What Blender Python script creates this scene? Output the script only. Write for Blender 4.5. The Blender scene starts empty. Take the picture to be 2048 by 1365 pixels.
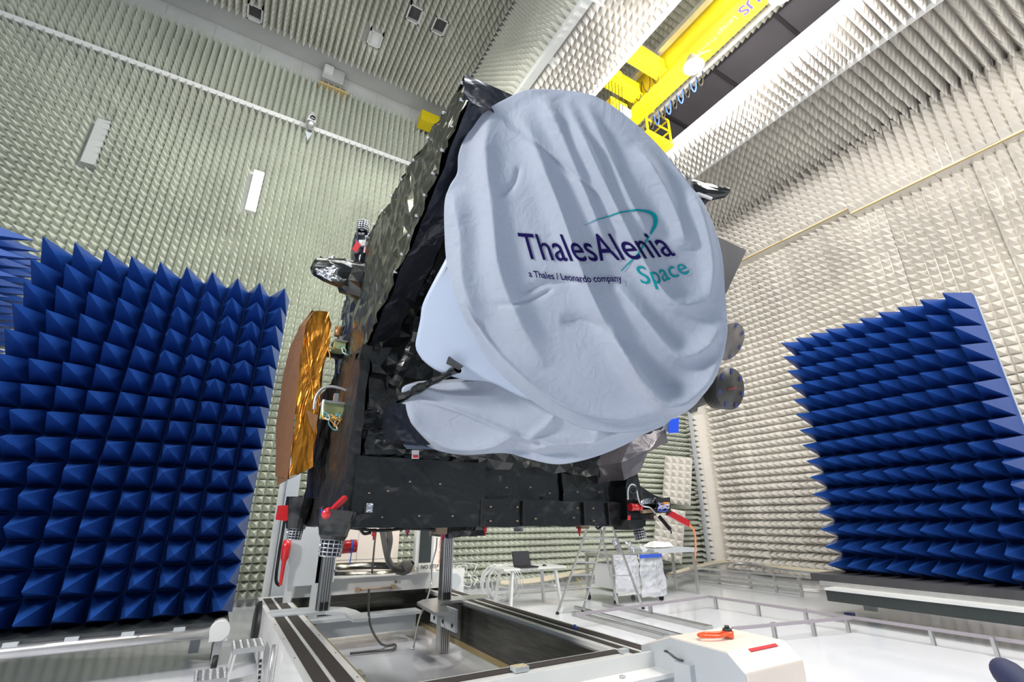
import bpy, bmesh, math, random
import numpy as np
from mathutils import Vector, Matrix, noise
random.seed(7)
SC = bpy.context.scene
COL = SC.collection
# ------------------------------------------------------------------ camera model (2048x1365 frame)
FPX = 945.0; PITCH = math.atan(358.0/945.0); AZ = math.radians(30.4); HC = 1.75
cP, sP, cA, sA = math.cos(PITCH), math.sin(PITCH), math.cos(AZ), math.sin(AZ)
def ray(x, y):
    u = x-1024.0; v = 682.5-y
    f = FPX*cP-v*sP; up = FPX*sP+v*cP
    return Vector((cA*u+sA*f, -sA*u+cA*f, up))
CAM = Vector((0, 0, HC))
def atX(x, y, X): r = ray(x, y); return CAM+r*(X/r.x)
def atY(x, y, Y): r = ray(x, y); return CAM+r*(Y/r.y)
def atZ(x, y, Z): r = ray(x, y); return CAM+r*((Z-HC)/r.z)
def atF(x, y, D):                                   # at horizontal distance D ahead
    r = ray(x, y); f = sA*r.x+cA*r.y; return CAM+r*(D/f)
cam_d = bpy.data.cameras.new('camera'); cam = bpy.data.objects.new('camera', cam_d); COL.objects.link(cam)
cam.location = CAM; cam.rotation_euler = (math.pi/2+PITCH, 0, -AZ)
cam_d.sensor_width = 36; cam_d.lens = FPX/2048*36; cam_d.clip_start = .05; cam_d.clip_end = 200
SC.camera = cam
vs = SC.view_settings; vs.view_transform = 'Standard'; vs.look = 'None'; vs.gamma = 1; vs.use_curve_mapping = False
vs.exposure = 0.28
# ------------------------------------------------------------------ materials
def mat(name, col, rough=.5, metal=0, bump=0, bscale=20, var=0, vscale=4, coat=0, emis=None, estr=0, spec=None, trans=0, alpha=1, col2=None, stretch=None, transl=0, detail=4):
    m = bpy.data.materials.new(name); m.use_nodes = True
    nt = m.node_tree; n = nt.nodes; L = nt.links; b = n['Principled BSDF']
    b.inputs['Base Color'].default_value = (*col, 1); b.inputs['Roughness'].default_value = rough
    b.inputs['Metallic'].default_value = metal
    if coat: b.inputs['Coat Weight'].default_value = coat; b.inputs['Coat Roughness'].default_value = .08
    if spec is not None: b.inputs['Specular IOR Level'].default_value = spec
    if trans: b.inputs['Transmission Weight'].default_value = trans
    b.inputs['Alpha'].default_value = alpha
    if emis: b.inputs['Emission Color'].default_value = (*emis, 1); b.inputs['Emission Strength'].default_value = estr
    tc = n.new('ShaderNodeTexCoord'); mp = n.new('ShaderNodeMapping'); L.new(tc.outputs['Object'], mp.inputs[0])
    if stretch: mp.inputs['Scale'].default_value = stretch
    if var or col2:
        t = n.new('ShaderNodeTexNoise'); t.inputs['Scale'].default_value = vscale; t.inputs['Detail'].default_value = 5
        L.new(mp.outputs[0], t.inputs['Vector'])
        mx = n.new('ShaderNodeMix'); mx.data_type = 'RGBA'
        c2 = col2 or tuple(c*(1-var) for c in col)
        mx.inputs[6].default_value = (*col, 1); mx.inputs[7].default_value = (*c2, 1)
        cr = n.new('ShaderNodeMapRange'); cr.inputs[1].default_value = .35; cr.inputs[2].default_value = .65
        L.new(t.outputs[0], cr.inputs[0]); L.new(cr.outputs[0], mx.inputs[0]); L.new(mx.outputs[2], b.inputs['Base Color'])
    if bump:
        t = n.new('ShaderNodeTexNoise'); t.inputs['Scale'].default_value = bscale; t.inputs['Detail'].default_value = detail
        L.new(mp.outputs[0], t.inputs['Vector'])
        bp = n.new('ShaderNodeBump'); bp.inputs['Strength'].default_value = bump; bp.inputs['Distance'].default_value = .02
        L.new(t.outputs[0], bp.inputs['Height']); L.new(bp.outputs[0], b.inputs['Normal'])
    if transl:
        tr = n.new('ShaderNodeBsdfTranslucent'); tr.inputs[0].default_value = (*col, 1)
        ms = n.new('ShaderNodeMixShader'); ms.inputs[0].default_value = transl
        out = n['Material Output']; L.new(b.outputs[0], ms.inputs[1]); L.new(tr.outputs[0], ms.inputs[2]); L.new(ms.outputs[0], out.inputs[0])
    return m
def foil(name, col, rough, metal, scale, strength, tint=None):
    m = bpy.data.materials.new(name); m.use_nodes = True
    nt = m.node_tree; n = nt.nodes; L = nt.links; b = n['Principled BSDF']
    b.inputs['Base Color'].default_value = (*col, 1); b.inputs['Roughness'].default_value = rough; b.inputs['Metallic'].default_value = metal
    b.inputs['Specular IOR Level'].default_value = .8
    tc = n.new('ShaderNodeTexCoord')
    nz = n.new('ShaderNodeTexNoise'); nz.inputs['Scale'].default_value = scale*.5; nz.inputs['Detail'].default_value = 3
    L.new(tc.outputs['Object'], nz.inputs['Vector'])
    ad = n.new('ShaderNodeMix'); ad.data_type = 'RGBA'; ad.inputs[0].default_value = .25
    L.new(tc.outputs['Object'], ad.inputs[6]); L.new(nz.outputs[1], ad.inputs[7])
    vo = n.new('ShaderNodeTexVoronoi'); vo.feature = 'F1'; vo.inputs['Scale'].default_value = scale
    L.new(ad.outputs[2], vo.inputs['Vector'])
    n2 = n.new('ShaderNodeTexNoise'); n2.inputs['Scale'].default_value = scale*1.7; n2.inputs['Detail'].default_value = 2
    L.new(ad.outputs[2], n2.inputs['Vector'])
    sm = n.new('ShaderNodeMath'); sm.operation = 'ADD'; L.new(vo.outputs[0], sm.inputs[0]); L.new(n2.outputs[0], sm.inputs[1])
    bp = n.new('ShaderNodeBump'); bp.inputs['Strength'].default_value = strength; bp.inputs['Distance'].default_value = .05
    L.new(sm.outputs[0], bp.inputs['Height']); L.new(bp.outputs[0], b.inputs['Normal'])
    return m
M = dict(
    foam_back=mat('cream_foam_green', (.64, .67, .58), .75, var=.14, vscale=.6, bump=.15, bscale=30),
    foam_right=mat('cream_foam_warm', (.75, .72, .67), .75, var=.12, vscale=.5, bump=.15, bscale=30),
    foam_ceil=mat('cream_foam_grey', (.66, .66, .58), .75, var=.14, vscale=.6),
    foam_plain=mat('plain_foam', (.82, .78, .72), .8, bump=.3, bscale=6),
    board=mat('plain_wall_board', (.50, .51, .49), .6, var=.08, vscale=1.2),
    blue=mat('blue_foam', (.013, .058, .26), .33, bump=.06, bscale=40, spec=.5),
    blue_side=mat('blue_foam_edge', (.018, .07, .30), .6, bump=.08, bscale=30),
    greyceil=mat('grey_ceiling_panel', (.16, .15, .17), .5, var=.15, vscale=.8),
    darkline=mat('dark_ceiling_profile', (.06, .055, .06), .5),
    floor=None,
    white_paint=mat('white_painted_steel', (.74, .75, .74), .32, var=.05, vscale=3, coat=.3),
    cream_paint=mat('cream_painted_steel', (.78, .70, .62), .35, var=.04, vscale=3),
    grey_paint=mat('grey_painted_steel', (.50, .54, .57), .4, var=.06, vscale=2),
    tread=mat('brown_anti_slip', (.055, .046, .042), .85, bump=.4, bscale=200),
    brass=mat('brass_edge', (.42, .33, .16), .4, metal=.5),
    alu=mat('aluminium', (.62, .62, .62), .32, metal=.85, var=.1, vscale=6),
    steel=mat('brushed_steel', (.17, .165, .145), .16, metal=.95, bump=.1, bscale=8, stretch=(1, 1, 14), var=.35, vscale=2),
    darksteel=mat('dark_grey_steel', (.05, .06, .06), .35, metal=.3),
    black=mat('black_rubber', (.012, .012, .013), .5),
    cable_white=mat('white_cable', (.75, .76, .78), .4),
    cable_beige=mat('beige_cable', (.62, .56, .44), .5),
    yellow=mat('yellow_paint', (.72, .56, .01), .4),
    blue_text=mat('blue_marking', (.05, .03, .35), .5), faded=mat('faded_marking', (.55, .45, .14), .5),
    black_text=mat('black_marking', (.02, .02, .02), .6), red_text=mat('red_marking', (.6, .08, .06), .6),
    red=mat('red_anodised', (.62, .015, .02), .3, coat=.5), orange_red=mat('orange_red_paint', (.80, .10, .02), .3, coat=.5),
    orange=mat('orange_cable', (.85, .22, .02), .4),
    tape_dark=mat('dark_blue_tape', (.035, .05, .22), .4),
    tape=mat('blue_tape', (.04, .10, .55), .4), bluecap=mat('blue_plastic_cap', (.01, .08, .75), .25, coat=.6),
    mli=foil('black_foil_glossy', (.012, .014, .013), .22, .12, 4, .35),
    mli_s=foil('black_foil_satin', (.007, .009, .009), .26, .1, 3.5, .5),
    mli_dull=foil('black_foil_dull', (.004, .005, .005), .45, 0, 4, .4),
    mli_green=foil('olive_black_foil', (.075, .08, .062), .24, .75, 3, .35),
    mli_navy=foil('navy_black_foil', (.02, .024, .036), .25, .5, 5, .4),
    mli_grey=foil('grey_foil', (.13, .12, .135), .36, .5, 4, .35),
    silver=foil('silver_foil', (.62, .64, .70), .2, .9, 9, .7),
    gold=foil('gold_foil', (.62, .25, .03), .34, .85, 4, .4),
    copper=foil('copper_brown_foil', (.34, .17, .07), .45, .6, 3, .3),
    cage=mat('nozzle_cage_metal', (.55, .57, .60), .3, metal=.9), nozzle=mat('nozzle_dark', (.05, .055, .07), .4, metal=.6),
    white_ref=mat('white_reflector_skin', (.40, .48, .62), .35, var=.04, vscale=3),
    cloth=None,
    navy_text=mat('navy_print', (.008, .005, .065), .9, spec=.1), teal_text=mat('teal_print', (.0, .23, .27), .85, spec=.15),
    glass=mat('dark_lens', (.02, .02, .03), .05, coat=1), screen=mat('laptop_screen_off', (.035, .037, .042), .25),
    greenbox=mat('yellow_green_box', (.32, .36, .16), .45), amber=mat('amber_wires', (.75, .35, .04), .4), teal=mat('teal_wires', (.10, .32, .33), .4),
    redtag=mat('red_tag', (.65, .03, .04), .5), whitetag=mat('white_tag', (.78, .78, .78), .5), purple=mat('magenta_cap', (.35, .03, .12), .4),
    brownbox=mat('tan_connector', (.35, .26, .17), .5), hose=mat('grey_hose', (.12, .12, .115), .5),
    darkplate=mat('dark_grey_plate', (.055, .055, .062), .5, var=.2, vscale=5, stretch=(1, 1, .1)),
    disc_m=mat('dark_disc', (.05, .048, .045), .38, var=.3, vscale=6), disc_b=mat('brownish_disc', (.20, .18, .17), .35, var=.3, vscale=5),
    navy_fabric=mat('navy_fabric', (.01, .015, .06), .7), wood=mat('pale_wood', (.55, .42, .2), .6),
    door_green=mat('green_panel', (.03, .12, .08), .5),
)
def floor_mat():
    m = mat('white_glossy_floor', (.72, .74, .80), .12, var=.05, vscale=.7, bump=.03, bscale=1.5, spec=.6); return m
M['floor'] = floor_mat()
def cloth_mat():
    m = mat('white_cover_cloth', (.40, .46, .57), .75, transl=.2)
    nt = m.node_tree; n = nt.nodes; L = nt.links; b = n['Principled BSDF']
    tc = n.new('ShaderNodeTexCoord')
    a = n.new('ShaderNodeTexNoise'); a.inputs['Scale'].default_value = 9; a.inputs['Detail'].default_value = 8; a.inputs['Distortion'].default_value = 1.6
    L.new(tc.outputs['Object'], a.inputs['Vector'])
    w = n.new('ShaderNodeTexNoise'); w.inputs['Scale'].default_value = 260
    L.new(tc.outputs['Object'], w.inputs['Vector'])
    s = n.new('ShaderNodeMath'); s.operation = 'MULTIPLY_ADD'; s.inputs[1].default_value = .03
    L.new(w.outputs[0], s.inputs[0]); L.new(a.outputs[0], s.inputs[2])
    bp = n.new('ShaderNodeBump'); bp.inputs['Strength'].default_value = .35; bp.inputs['Distance'].default_value = .03
    L.new(s.outputs[0], bp.inputs['Height']); L.new(bp.outputs[0], b.inputs['Normal'])
    b.inputs['Sheen Weight'].default_value = .3
    return m
M['cloth'] = cloth_mat()
def plastic_mat():
    m = bpy.data.materials.new('clear_plastic_sheet'); m.use_nodes = True
    nt = m.node_tree; n = nt.nodes; L = nt.links; b = n['Principled BSDF']
    b.inputs['Base Color'].default_value = (.75, .78, .86, 1); b.inputs['Roughness'].default_value = .2; b.inputs['Alpha'].default_value = .55
    t = n.new('ShaderNodeTexNoise'); t.inputs['Scale'].default_value = 5; t.inputs['Distortion'].default_value = 1
    bp = n.new('ShaderNodeBump'); bp.inputs['Strength'].default_value = .8; bp.inputs['Distance'].default_value = .1
    tc = n.new('ShaderNodeTexCoord'); L.new(tc.outputs['Object'], t.inputs[0]); L.new(t.outputs[0], bp.inputs['Height']); L.new(bp.outputs[0], b.inputs['Normal'])
    return m
M['plastic'] = plastic_mat()
# ------------------------------------------------------------------ object helpers
def tag(o, label=None, cat=None, group=None, kind=None):
    if label: o['label'] = label
    if cat: o['category'] = cat
    if group: o['group'] = group
    if kind: o['kind'] = kind
    return o
def root(name, loc, label, cat, group=None):
    o = bpy.data.objects.new(name, None); COL.objects.link(o); o.location = loc; o.empty_display_size = .1
    return tag(o, label, cat, group)
def woff(o):
    v = Vector((0, 0, 0))
    while o: v += Vector(o.location); o = o.parent
    return v
def frame(d):
    d = Vector(d).normalized(); a = Vector((0, 0, 1)) if abs(d.z) < .9 else Vector((1, 0, 0))
    x = d.cross(a).normalized(); return x, d.cross(x).normalized(), d
class MB:
    def __init__(s): s.v = []; s.f = []; s.sm = []
    def add(s, vs_, fs, smooth=False):
        o = len(s.v); s.v += [tuple(v) for v in vs_]; s.f += [tuple(i+o for i in f) for f in fs]; s.sm += [smooth]*len(fs); return s
    def box(s, a, b):
        x0, y0, z0 = a; x1, y1, z1 = b
        return s.add([(x0,y0,z0),(x1,y0,z0),(x1,y1,z0),(x0,y1,z0),(x0,y0,z1),(x1,y0,z1),(x1,y1,z1),(x0,y1,z1)],
                     [(0,3,2,1),(4,5,6,7),(0,1,5,4),(1,2,6,5),(2,3,7,6),(3,0,4,7)])
    def obox(s, c, d, w, h, l):                      # box centred on c, long axis d
        x, y, z = frame(d); c = Vector(c); P = []
        for k in (-1, 1):
            for j in (-1, 1):
                for i in (-1, 1): P.append(c+x*i*w/2+y*j*h/2+z*k*l/2)
        return s.add(P, [(0,2,3,1),(4,5,7,6),(0,1,5,4),(1,3,7,5),(3,2,6,7),(2,0,4,6)])
    def bar(s, a, b, w, h=None):
        a = Vector(a); b = Vector(b); return s.obox((a+b)/2, b-a, w, h or w, (b-a).length)
    def cyl(s, a, b, r0, r1=None, n=20, cap=True):
        a = Vector(a); b = Vector(b); r1 = r0 if r1 is None else r1; x, y, z = frame(b-a); P = []
        for c, r in ((a, r0), (b, r1)):
            for i in range(n): t = 2*math.pi*i/n; P.append(c+x*math.cos(t)*r+y*math.sin(t)*r)
        s.add(P, [(i, (i+1) % n, n+(i+1) % n, n+i) for i in range(n)], True)
        if cap: o = len(s.v)-2*n; s.f += [tuple(o+i for i in range(n))[::-1], tuple(o+n+i for i in range(n))]; s.sm += [False, False]
        return s
    def tube(s, pts, r, n=8, sub=6):
        pts = [Vector(p) for p in pts]
        if len(pts) > 2 and sub: pts = spline(pts, sub)
        P = []; x = None
        for i, p in enumerate(pts):
            d = (pts[min(i+1, len(pts)-1)]-pts[max(i-1, 0)]).normalized()
            if x is None: x = frame(d)[0]
            x = (x-d*x.dot(d)).normalized(); y = d.cross(x)
            for k in range(n): t = 2*math.pi*k/n; P.append(p+x*math.cos(t)*r+y*math.sin(t)*r)
        F = [(i*n+k, i*n+(k+1) % n, (i+1)*n+(k+1) % n, (i+1)*n+k) for i in range(len(pts)-1) for k in range(n)]
        s.add(P, F, True); o = len(s.v)-len(P)
        s.f += [tuple(o+i for i in range(n))[::-1], tuple(o+len(P)-n+i for i in range(n))]; s.sm += [False]*2
        return s
    def lathe(s, c, d, prof, n=28):                 # prof = [(radius, along)]
        x, y, z = frame(d); c = Vector(c); P = []
        for r, a in prof:
            for i in range(n): t = 2*math.pi*i/n; P.append(c+z*a+x*math.cos(t)*r+y*math.sin(t)*r)
        return s.add(P, [(j*n+i, j*n+(i+1) % n, (j+1)*n+(i+1) % n, (j+1)*n+i) for j in range(len(prof)-1) for i in range(n)], True)
    def prism(s, pts, d):                            # planar polygon extruded by vector d
        pts = [Vector(p) for p in pts]; d = Vector(d); n = len(pts)
        return s.add(pts+[p+d for p in pts], [tuple(range(n))[::-1], tuple(range(n, 2*n))]+[(i, (i+1) % n, n+(i+1) % n, n+i) for i in range(n)])
    def torus(s, c, d, R, r, n=24, m=8):
        x, y, z = frame(d); c = Vector(c); P = []
        for i in range(n):
            t = 2*math.pi*i/n; e = x*math.cos(t)+y*math.sin(t)
            for k in range(m): q = 2*math.pi*k/m; P.append(c+e*(R+r*math.cos(q))+z*r*math.sin(q))
        return s.add(P, [(i*m+k, i*m+(k+1) % m, ((i+1) % n)*m+(k+1) % m, ((i+1) % n)*m+k) for i in range(n) for k in range(m)], True)
    def grid(s, a, b, c, d, nu, nv, tri=True):       # quad a b c d
        a, b, c, d = map(Vector, (a, b, c, d)); P = []
        for j in range(nv+1):
            for i in range(nu+1):
                u = i/nu; v = j/nv; P.append((a*(1-u)+b*u)*(1-v)+(d*(1-u)+c*u)*v)
        F = []
        for j in range(nv):
            for i in range(nu):
                p = j*(nu+1)+i; q = [p, p+1, p+nu+2, p+nu+1]
                if tri: F += [(q[0], q[1], q[2]), (q[0], q[2], q[3])] if (i+j) % 2 else [(q[0], q[1], q[3]), (q[1], q[2], q[3])]
                else: F.append(tuple(q))
        return s.add(P, F)
    def gbox(s, a, b, st=.1):                        # box of grids, for crumpling
        (x0, y0, z0), (x1, y1, z1) = a, b
        V = [(x0,y0,z0),(x1,y0,z0),(x1,y1,z0),(x0,y1,z0),(x0,y0,z1),(x1,y0,z1),(x1,y1,z1),(x0,y1,z1)]
        return s.ghex(V, st)
    def ghex(s, V, st=.1):
        V = [Vector(v) for v in V]
        for q in [(0,3,2,1),(4,5,6,7),(0,1,5,4),(1,2,6,5),(2,3,7,6),(3,0,4,7)]:
            A, B, C, D = [V[i] for i in q]
            nu = max(1, round(max((B-A).length, (C-D).length)/st)); nv = max(1, round(max((D-A).length, (C-B).length)/st))
            s.grid(A, B, C, D, nu, nv)
        return s
    def crumple(s, amp, fr=4, seed=0, oct2=.5):
        o = Vector((seed*13.1, seed*7.7, seed*3.3)); out = []
        for v in s.v:
            p = Vector(v); d = noise.noise_vector(p*fr+o)*amp+noise.noise_vector(p*fr*2.9+o)*amp*oct2
            out.append(tuple(p+d))
        s.v = out; return s
    def build(s, name, m, parent=None, label=None, origin=None, smooth=None):
        me = bpy.data.meshes.new(name)
        off = woff(parent) if parent else (Vector(origin) if origin is not None else Vector((0, 0, 0)))
        if parent is None and origin is None:
            a = np.array(s.v); off = Vector(((a[:, 0].min()+a[:, 0].max())/2, (a[:, 1].min()+a[:, 1].max())/2, a[:, 2].min()))
        me.from_pydata([tuple(Vector(v)-off) for v in s.v], [], s.f)
        me.polygons.foreach_set('use_smooth', s.sm if smooth is None else [smooth]*len(s.sm))
        me.materials.append(m if not isinstance(m, str) else M[m]); me.update()
        o = bpy.data.objects.new(name, me); COL.objects.link(o)
        if parent: o.parent = parent
        else: o.location = off
        if label: o['label'] = label
        return o
def spline(pts, sub=6, closed=False):
    n = len(pts); out = []
    for i in range(n if closed else n-1):
        if closed: p0, p1, p2, p3 = pts[i-1], pts[i], pts[(i+1) % n], pts[(i+2) % n]
        else: p0, p1, p2, p3 = pts[max(i-1, 0)], pts[i], pts[i+1], pts[min(i+2, n-1)]
        for k in range(sub):
            t = k/sub; out.append(.5*((2*p1)+(p2-p0)*t+(2*p0-5*p1+4*p2-p3)*t*t+(3*p1-p0-3*p2+p3)*t**3))
    if not closed: out.append(pts[-1])
    return out
def struct(mb, name, m, origin=(0, 0, 0)):
    o = mb.build(name, m, origin=origin); o['kind'] = 'structure'; return o
def np_mesh(name, V, F, m, parent=None, origin=(0, 0, 0), nper=3):
    me = bpy.data.meshes.new(name); V = V-np.array(origin, float)
    me.vertices.add(len(V)); me.vertices.foreach_set('co', V.astype(np.float32).ravel())
    me.loops.add(F.size); me.polygons.add(len(F))
    me.loops.foreach_set('vertex_index', F.astype(np.int32).ravel())
    me.polygons.foreach_set('loop_start', np.arange(0, F.size, nper, dtype=np.int32))
    me.polygons.foreach_set('loop_total', np.full(len(F), nper, dtype=np.int32))
    me.polygons.foreach_set('use_smooth', np.zeros(len(F), dtype=bool))
    me.materials.append(M[m]); me.update(calc_edges=True); me.validate()
    o = bpy.data.objects.new(name, me); COL.objects.link(o)
    if parent: o.parent = parent
    else: o.location = origin
    return o
def pyramids(P0, U, V, N, nu, nv, pitch, ln, jit=.0, tile=3, skip=None, rs=1, fill=1.0, tipjit=.0):
    rng = np.random.RandomState(rs); P0, U, V, N = [np.array(a, float) for a in (P0, U, V, N)]
    i, j = np.meshgrid(np.arange(nu), np.arange(nv)); i = i.ravel(); j = j.ravel()
    if skip is not None:
        k = ~np.array([skip(a, b) for a, b in zip(i, j)]); i = i[k]; j = j[k]
    T = rng.uniform(-1, 1, (nu//tile+2, nv//tile+2)); T[rng.uniform(size=T.shape) < .5] *= .3
    d = T[i//tile, j//tile]*jit
    tj = rng.uniform(-1, 1, (len(i), 2))*tipjit
    c = P0+np.outer((i+.5)*pitch, U)+np.outer((j+.5)*pitch, V)+np.outer(d, N)
    h = pitch/2*fill
    q = [c-U*h-V*h, c+U*h-V*h, c+U*h+V*h, c-U*h+V*h, c+N*ln+np.outer(tj[:, 0], U)+np.outer(tj[:, 1], V)]
    W = np.stack(q, 1).reshape(-1, 3); b = np.arange(len(i))*5
    F = np.concatenate([np.stack([b+a, b+e, b+4], 1) for a, e in ((0, 1), (1, 2), (2, 3), (3, 0))])
    if np.dot(np.cross(U, V), N) < 0: F = F[:, ::-1]
    return W, F
def merge(parts):
    Vs, Fs, o = [], [], 0
    for v, f in parts: Vs.append(v); Fs.append(f+o); o += len(v)
    return np.concatenate(Vs), np.concatenate(Fs)
def text_mesh(body, size=1.0, bold=0.0, extrude=0.0):
    cu = bpy.data.curves.new('t', 'FONT'); cu.body = body; cu.size = size; cu.offset = bold; cu.resolution_u = 5; cu.extrude = extrude
    o = bpy.data.objects.new('t', cu); COL.objects.link(o)
    dg = bpy.context.evaluated_depsgraph_get(); me = bpy.data.meshes.new_from_object(o.evaluated_get(dg))
    bpy.data.objects.remove(o); bpy.data.curves.remove(cu); return me
def text_on(body, P, right, up, h, m, name='lettering', parent=None, bold=0):
    """flat lettering, P = lower left corner, h = cap height"""
    me = text_mesh(body, 1.0, bold); right = Vector(right).normalized(); up = Vector(up).normalized(); P = Vector(P)
    off = woff(parent); k = h/.70
    xs = min(v.co.x for v in me.vertices)
    for v in me.vertices: v.co = P+right*(v.co.x-xs)*k+up*v.co.y*k-off
    me.materials.clear(); me.materials.append(M[m])
    o = bpy.data.objects.new(name, me); COL.objects.link(o); o.parent = parent; return o
def copy_tree(o, parent=None):
    c = o.copy(); COL.objects.link(c)
    if parent: c.parent = parent
    for ch in list(o.children): copy_tree(ch, c)
    return c
# ================================================================== ROOM
YB, XR, ZC = 13.0, 16.4, 15.6          # back wall, right wall, high ceiling
ZS = 12.3                              # soffit level
PT = .18; PW = .24
# floor
mb = MB(); mb.box((-14, -6, -.1), (18, 14, 0)); struct(mb, 'floor', 'floor')
# back wall
def skip_back(i, j):
    x = -11+i*PT; z = .12+j*PT
    if 12.75 < z < 13.0: return True
    if z > 14.75: return True
    if plate_skip(x, z): return True
    return False
plates = [atY(192, 282, YB-.3), atY(510, 381, YB-.3)]
def plate_skip(x, z):
    for p in plates:
        if abs(x-p.x+.1) < .17 and abs(z-p.z+.1) < .72: return True
    return False
W, F = pyramids((-11, YB-.06, .12), (1, 0, 0), (0, 0, 1), (0, -1, 0), int(27.2/PT), int((ZC-.2)/PT), PT, .38, jit=.035, tile=3, skip=skip_back, rs=3, tipjit=.012)
w = np_mesh('wall_back', W, F, 'foam_back'); w['kind'] = 'structure'
mb = MB(); mb.box((-12, YB-.05, 0), (17, YB+.1, ZC+3)); struct(mb, 'wall_back_board', 'board')
mb = MB()
for k in range(22): mb.box((-11+k*1.2, YB-.062, 14.9), (-11+k*1.2+1.18, YB-.05, ZC-.03))
o = struct(mb, 'trim_1', mat('painted_panel', (.56, .57, .55), .55, var=.15, vscale=.9))
mb = MB(); mb.box((-11, YB-.33, 12.86), (16.3, YB-.03, 12.95)); mb.box((-11, YB-.36, 12.80), (16.3, YB-.33, 12.95)); struct(mb, 'trim_2', 'white_paint')
# right wall: recessed lower field, overhanging ledge band above
rng = random.Random(5)
def strip_off(P): return P
parts = []; backs = []; mbk = MB()
y = -1.0; k = 0
while y < 12.2:
    n = 3+(k % 3); dep = rng.choice([0, 0, .05, .10, .16]); L_ = rng.choice([.40, .46, .50])
    n = min(n, int((12.3-y)/PW)) or 1
    parts.append(pyramids((XR-.06-dep, y, .06), (0, 1, 0), (0, 0, 1), (-1, 0, 0), n, 46, PW, L_, jit=.05, tile=3, rs=20+k, tipjit=.015)); backs.append((y, y+n*PW, dep))
    y += n*PW; k += 1
W, F = merge(parts); w = np_mesh('wall_right', W, F, 'foam_right'); w['kind'] = 'structure'
for q0, q1, qd in backs: mbk.box((XR-.07-qd, q0, .1), (XR, q1, 11.3))
struct(mbk, 'wall_right_base', 'foam_right')
mb = MB(); mb.box((XR-.05, -3, 0), (XR+.1, 13.2, ZS+3)); struct(mb, 'wall_right_board', 'foam_plain')
parts = []; y = -1.0; k = 0; XL = 15.78
mb = MB(); mb2 = MB()
while y < 12.6:
    n = rng.choice([6, 9, 9, 12]); n = min(n, int((12.7-y)/PW)) or 1; dep = rng.choice([0, .06, .12])
    z0 = 11.14-(.18 if y < 3.5 else 0)+rng.choice([0, .0, .05])
    parts.append(pyramids((XL-dep, y, z0), (0, 1, 0), (0, 0, 1), (-1, 0, 0), n, 9, PW, .42, jit=.03, tile=3, rs=60+k, tipjit=.012))
    mb.box((XL-dep, y+.005, z0-.02), (XR, y+n*PW-.005, z0+9*PW))
    mb2.box((XL-dep-.01, y, z0-.05), (XL-dep+.05, y+n*PW, z0-.015))
    y += n*PW; k += 1
W, F = merge(parts); w = np_mesh('trim_3', W, F, 'foam_right'); w['kind'] = 'structure'
struct(mb, 'trim_4', 'foam_plain'); struct(mb2, 'trim_5', 'wood')
# corner column of plain foam
mb = MB(); mb.box((15.75, 12.35, 0), (16.35, 12.95, 5.7)); mb.crumple(.0)
struct(mb, 'trim_6', 'foam_plain')
W, F = pyramids((15.74, 12.36, .2), (0, 1, 0), (0, 0, 1), (-1, 0, 0), 2, 26, .21, .32, rs=9); w = np_mesh('trim_7', W, F, 'foam_right'); w['kind'] = 'structure'
# ceiling A (high) with absorbers pointing down
holes = [atZ(830, 22, ZC), atZ(880, 46, ZC), atZ(751, 72, ZC), atZ(512, 20, ZC)]
def skip_ceil(i, j):
    x = -11+i*PT; y = 1.0+j*PT
    for h in holes:
        if abs(x-h.x+.1) < .25 and abs(y-h.y+.1) < .3: return True
    return False
W1 = pyramids((-11, 1.0, ZC), (1, 0, 0), (0, 1, 0), (0, 0, -1), int(15.7/PT), int(11.3/PT), PT, .36, jit=.03, tile=3, skip=skip_ceil, rs=11, tipjit=.012)
# vertical fascia X=4.9 facing -X
W2 = pyramids((4.9, .0, ZS), (0, 1, 0), (0, 0, 1), (-1, 0, 0), int(12.9/PT), int(3.2/PT), PT, .36, jit=.03, tile=3, rs=12)
# soffit C
W3 = pyramids((5.05, 0, ZS), (1, 0, 0), (0, 1, 0), (0, 0, -1), 8, int(12.9/PT), PT, .30, jit=.02, tile=3, rs=13)
# soffit D and low ceiling E
W4 = pyramids((10.02, 0, ZS), (1, 0, 0), (0, 1, 0), (0, 0, -1), 7, int(12.9/PT), PT, .34, jit=.02, tile=3, rs=14)
W5 = pyramids((11.5, 0, ZS+1.0), (1, 0, 0), (0, 1, 0), (0, 0, -1), 20, int(12.9/.23), .23, .46, jit=.04, tile=3, rs=15, tipjit=.02)
# ceiling above crane
W6 = pyramids((6.7, 0, ZC), (1, 0, 0), (0, 1, 0), (0, 0, -1), 26, int(12.9/PT), PT, .2, jit=.02, tile=3, rs=16)
W, F = merge([W1, W2]); w = np_mesh('ceiling', W, F, 'foam_ceil'); w['kind'] = 'structure'
W, F = merge([W3, W4, W5]); w = np_mesh('ceiling_soffit', W, F, 'foam_right'); w['kind'] = 'structure'
W, F = W6; w = np_mesh('ceiling_crane_bay', W, F, 'foam_ceil'); w['kind'] = 'structure'
mb = MB()
mb.box((-12, -3, ZC+.001), (4.9, 13, ZC+.1)); mb.box((4.9, -3, ZS), (4.96, 13, ZC+.1)); mb.box((4.9, -3, ZS+.001), (6.55, 13, ZS+.06))
mb.box((6.5, -3, ZS), (6.56, 13, ZC)); mb.box((6.5, -3, ZC+.05), (11.3, 13, ZC+.15))
mb.box((9.98, -3, ZS+.001), (11.45, 13, ZS+.3)); mb.box((11.4, -3, ZS+1.001), (16.4, 13, ZS+1.1)); mb.box((11.42, -3, ZS+.2), (11.47, 13, ZS+1.05))
struct(mb, 'ceiling_board', 'board')
mb = MB(); mb.box((11.3, -3, ZC+.05), (17, 13, ZC+.15)); struct(mb, 'ceiling_grey_panels', 'greyceil')
mb = MB()
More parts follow.
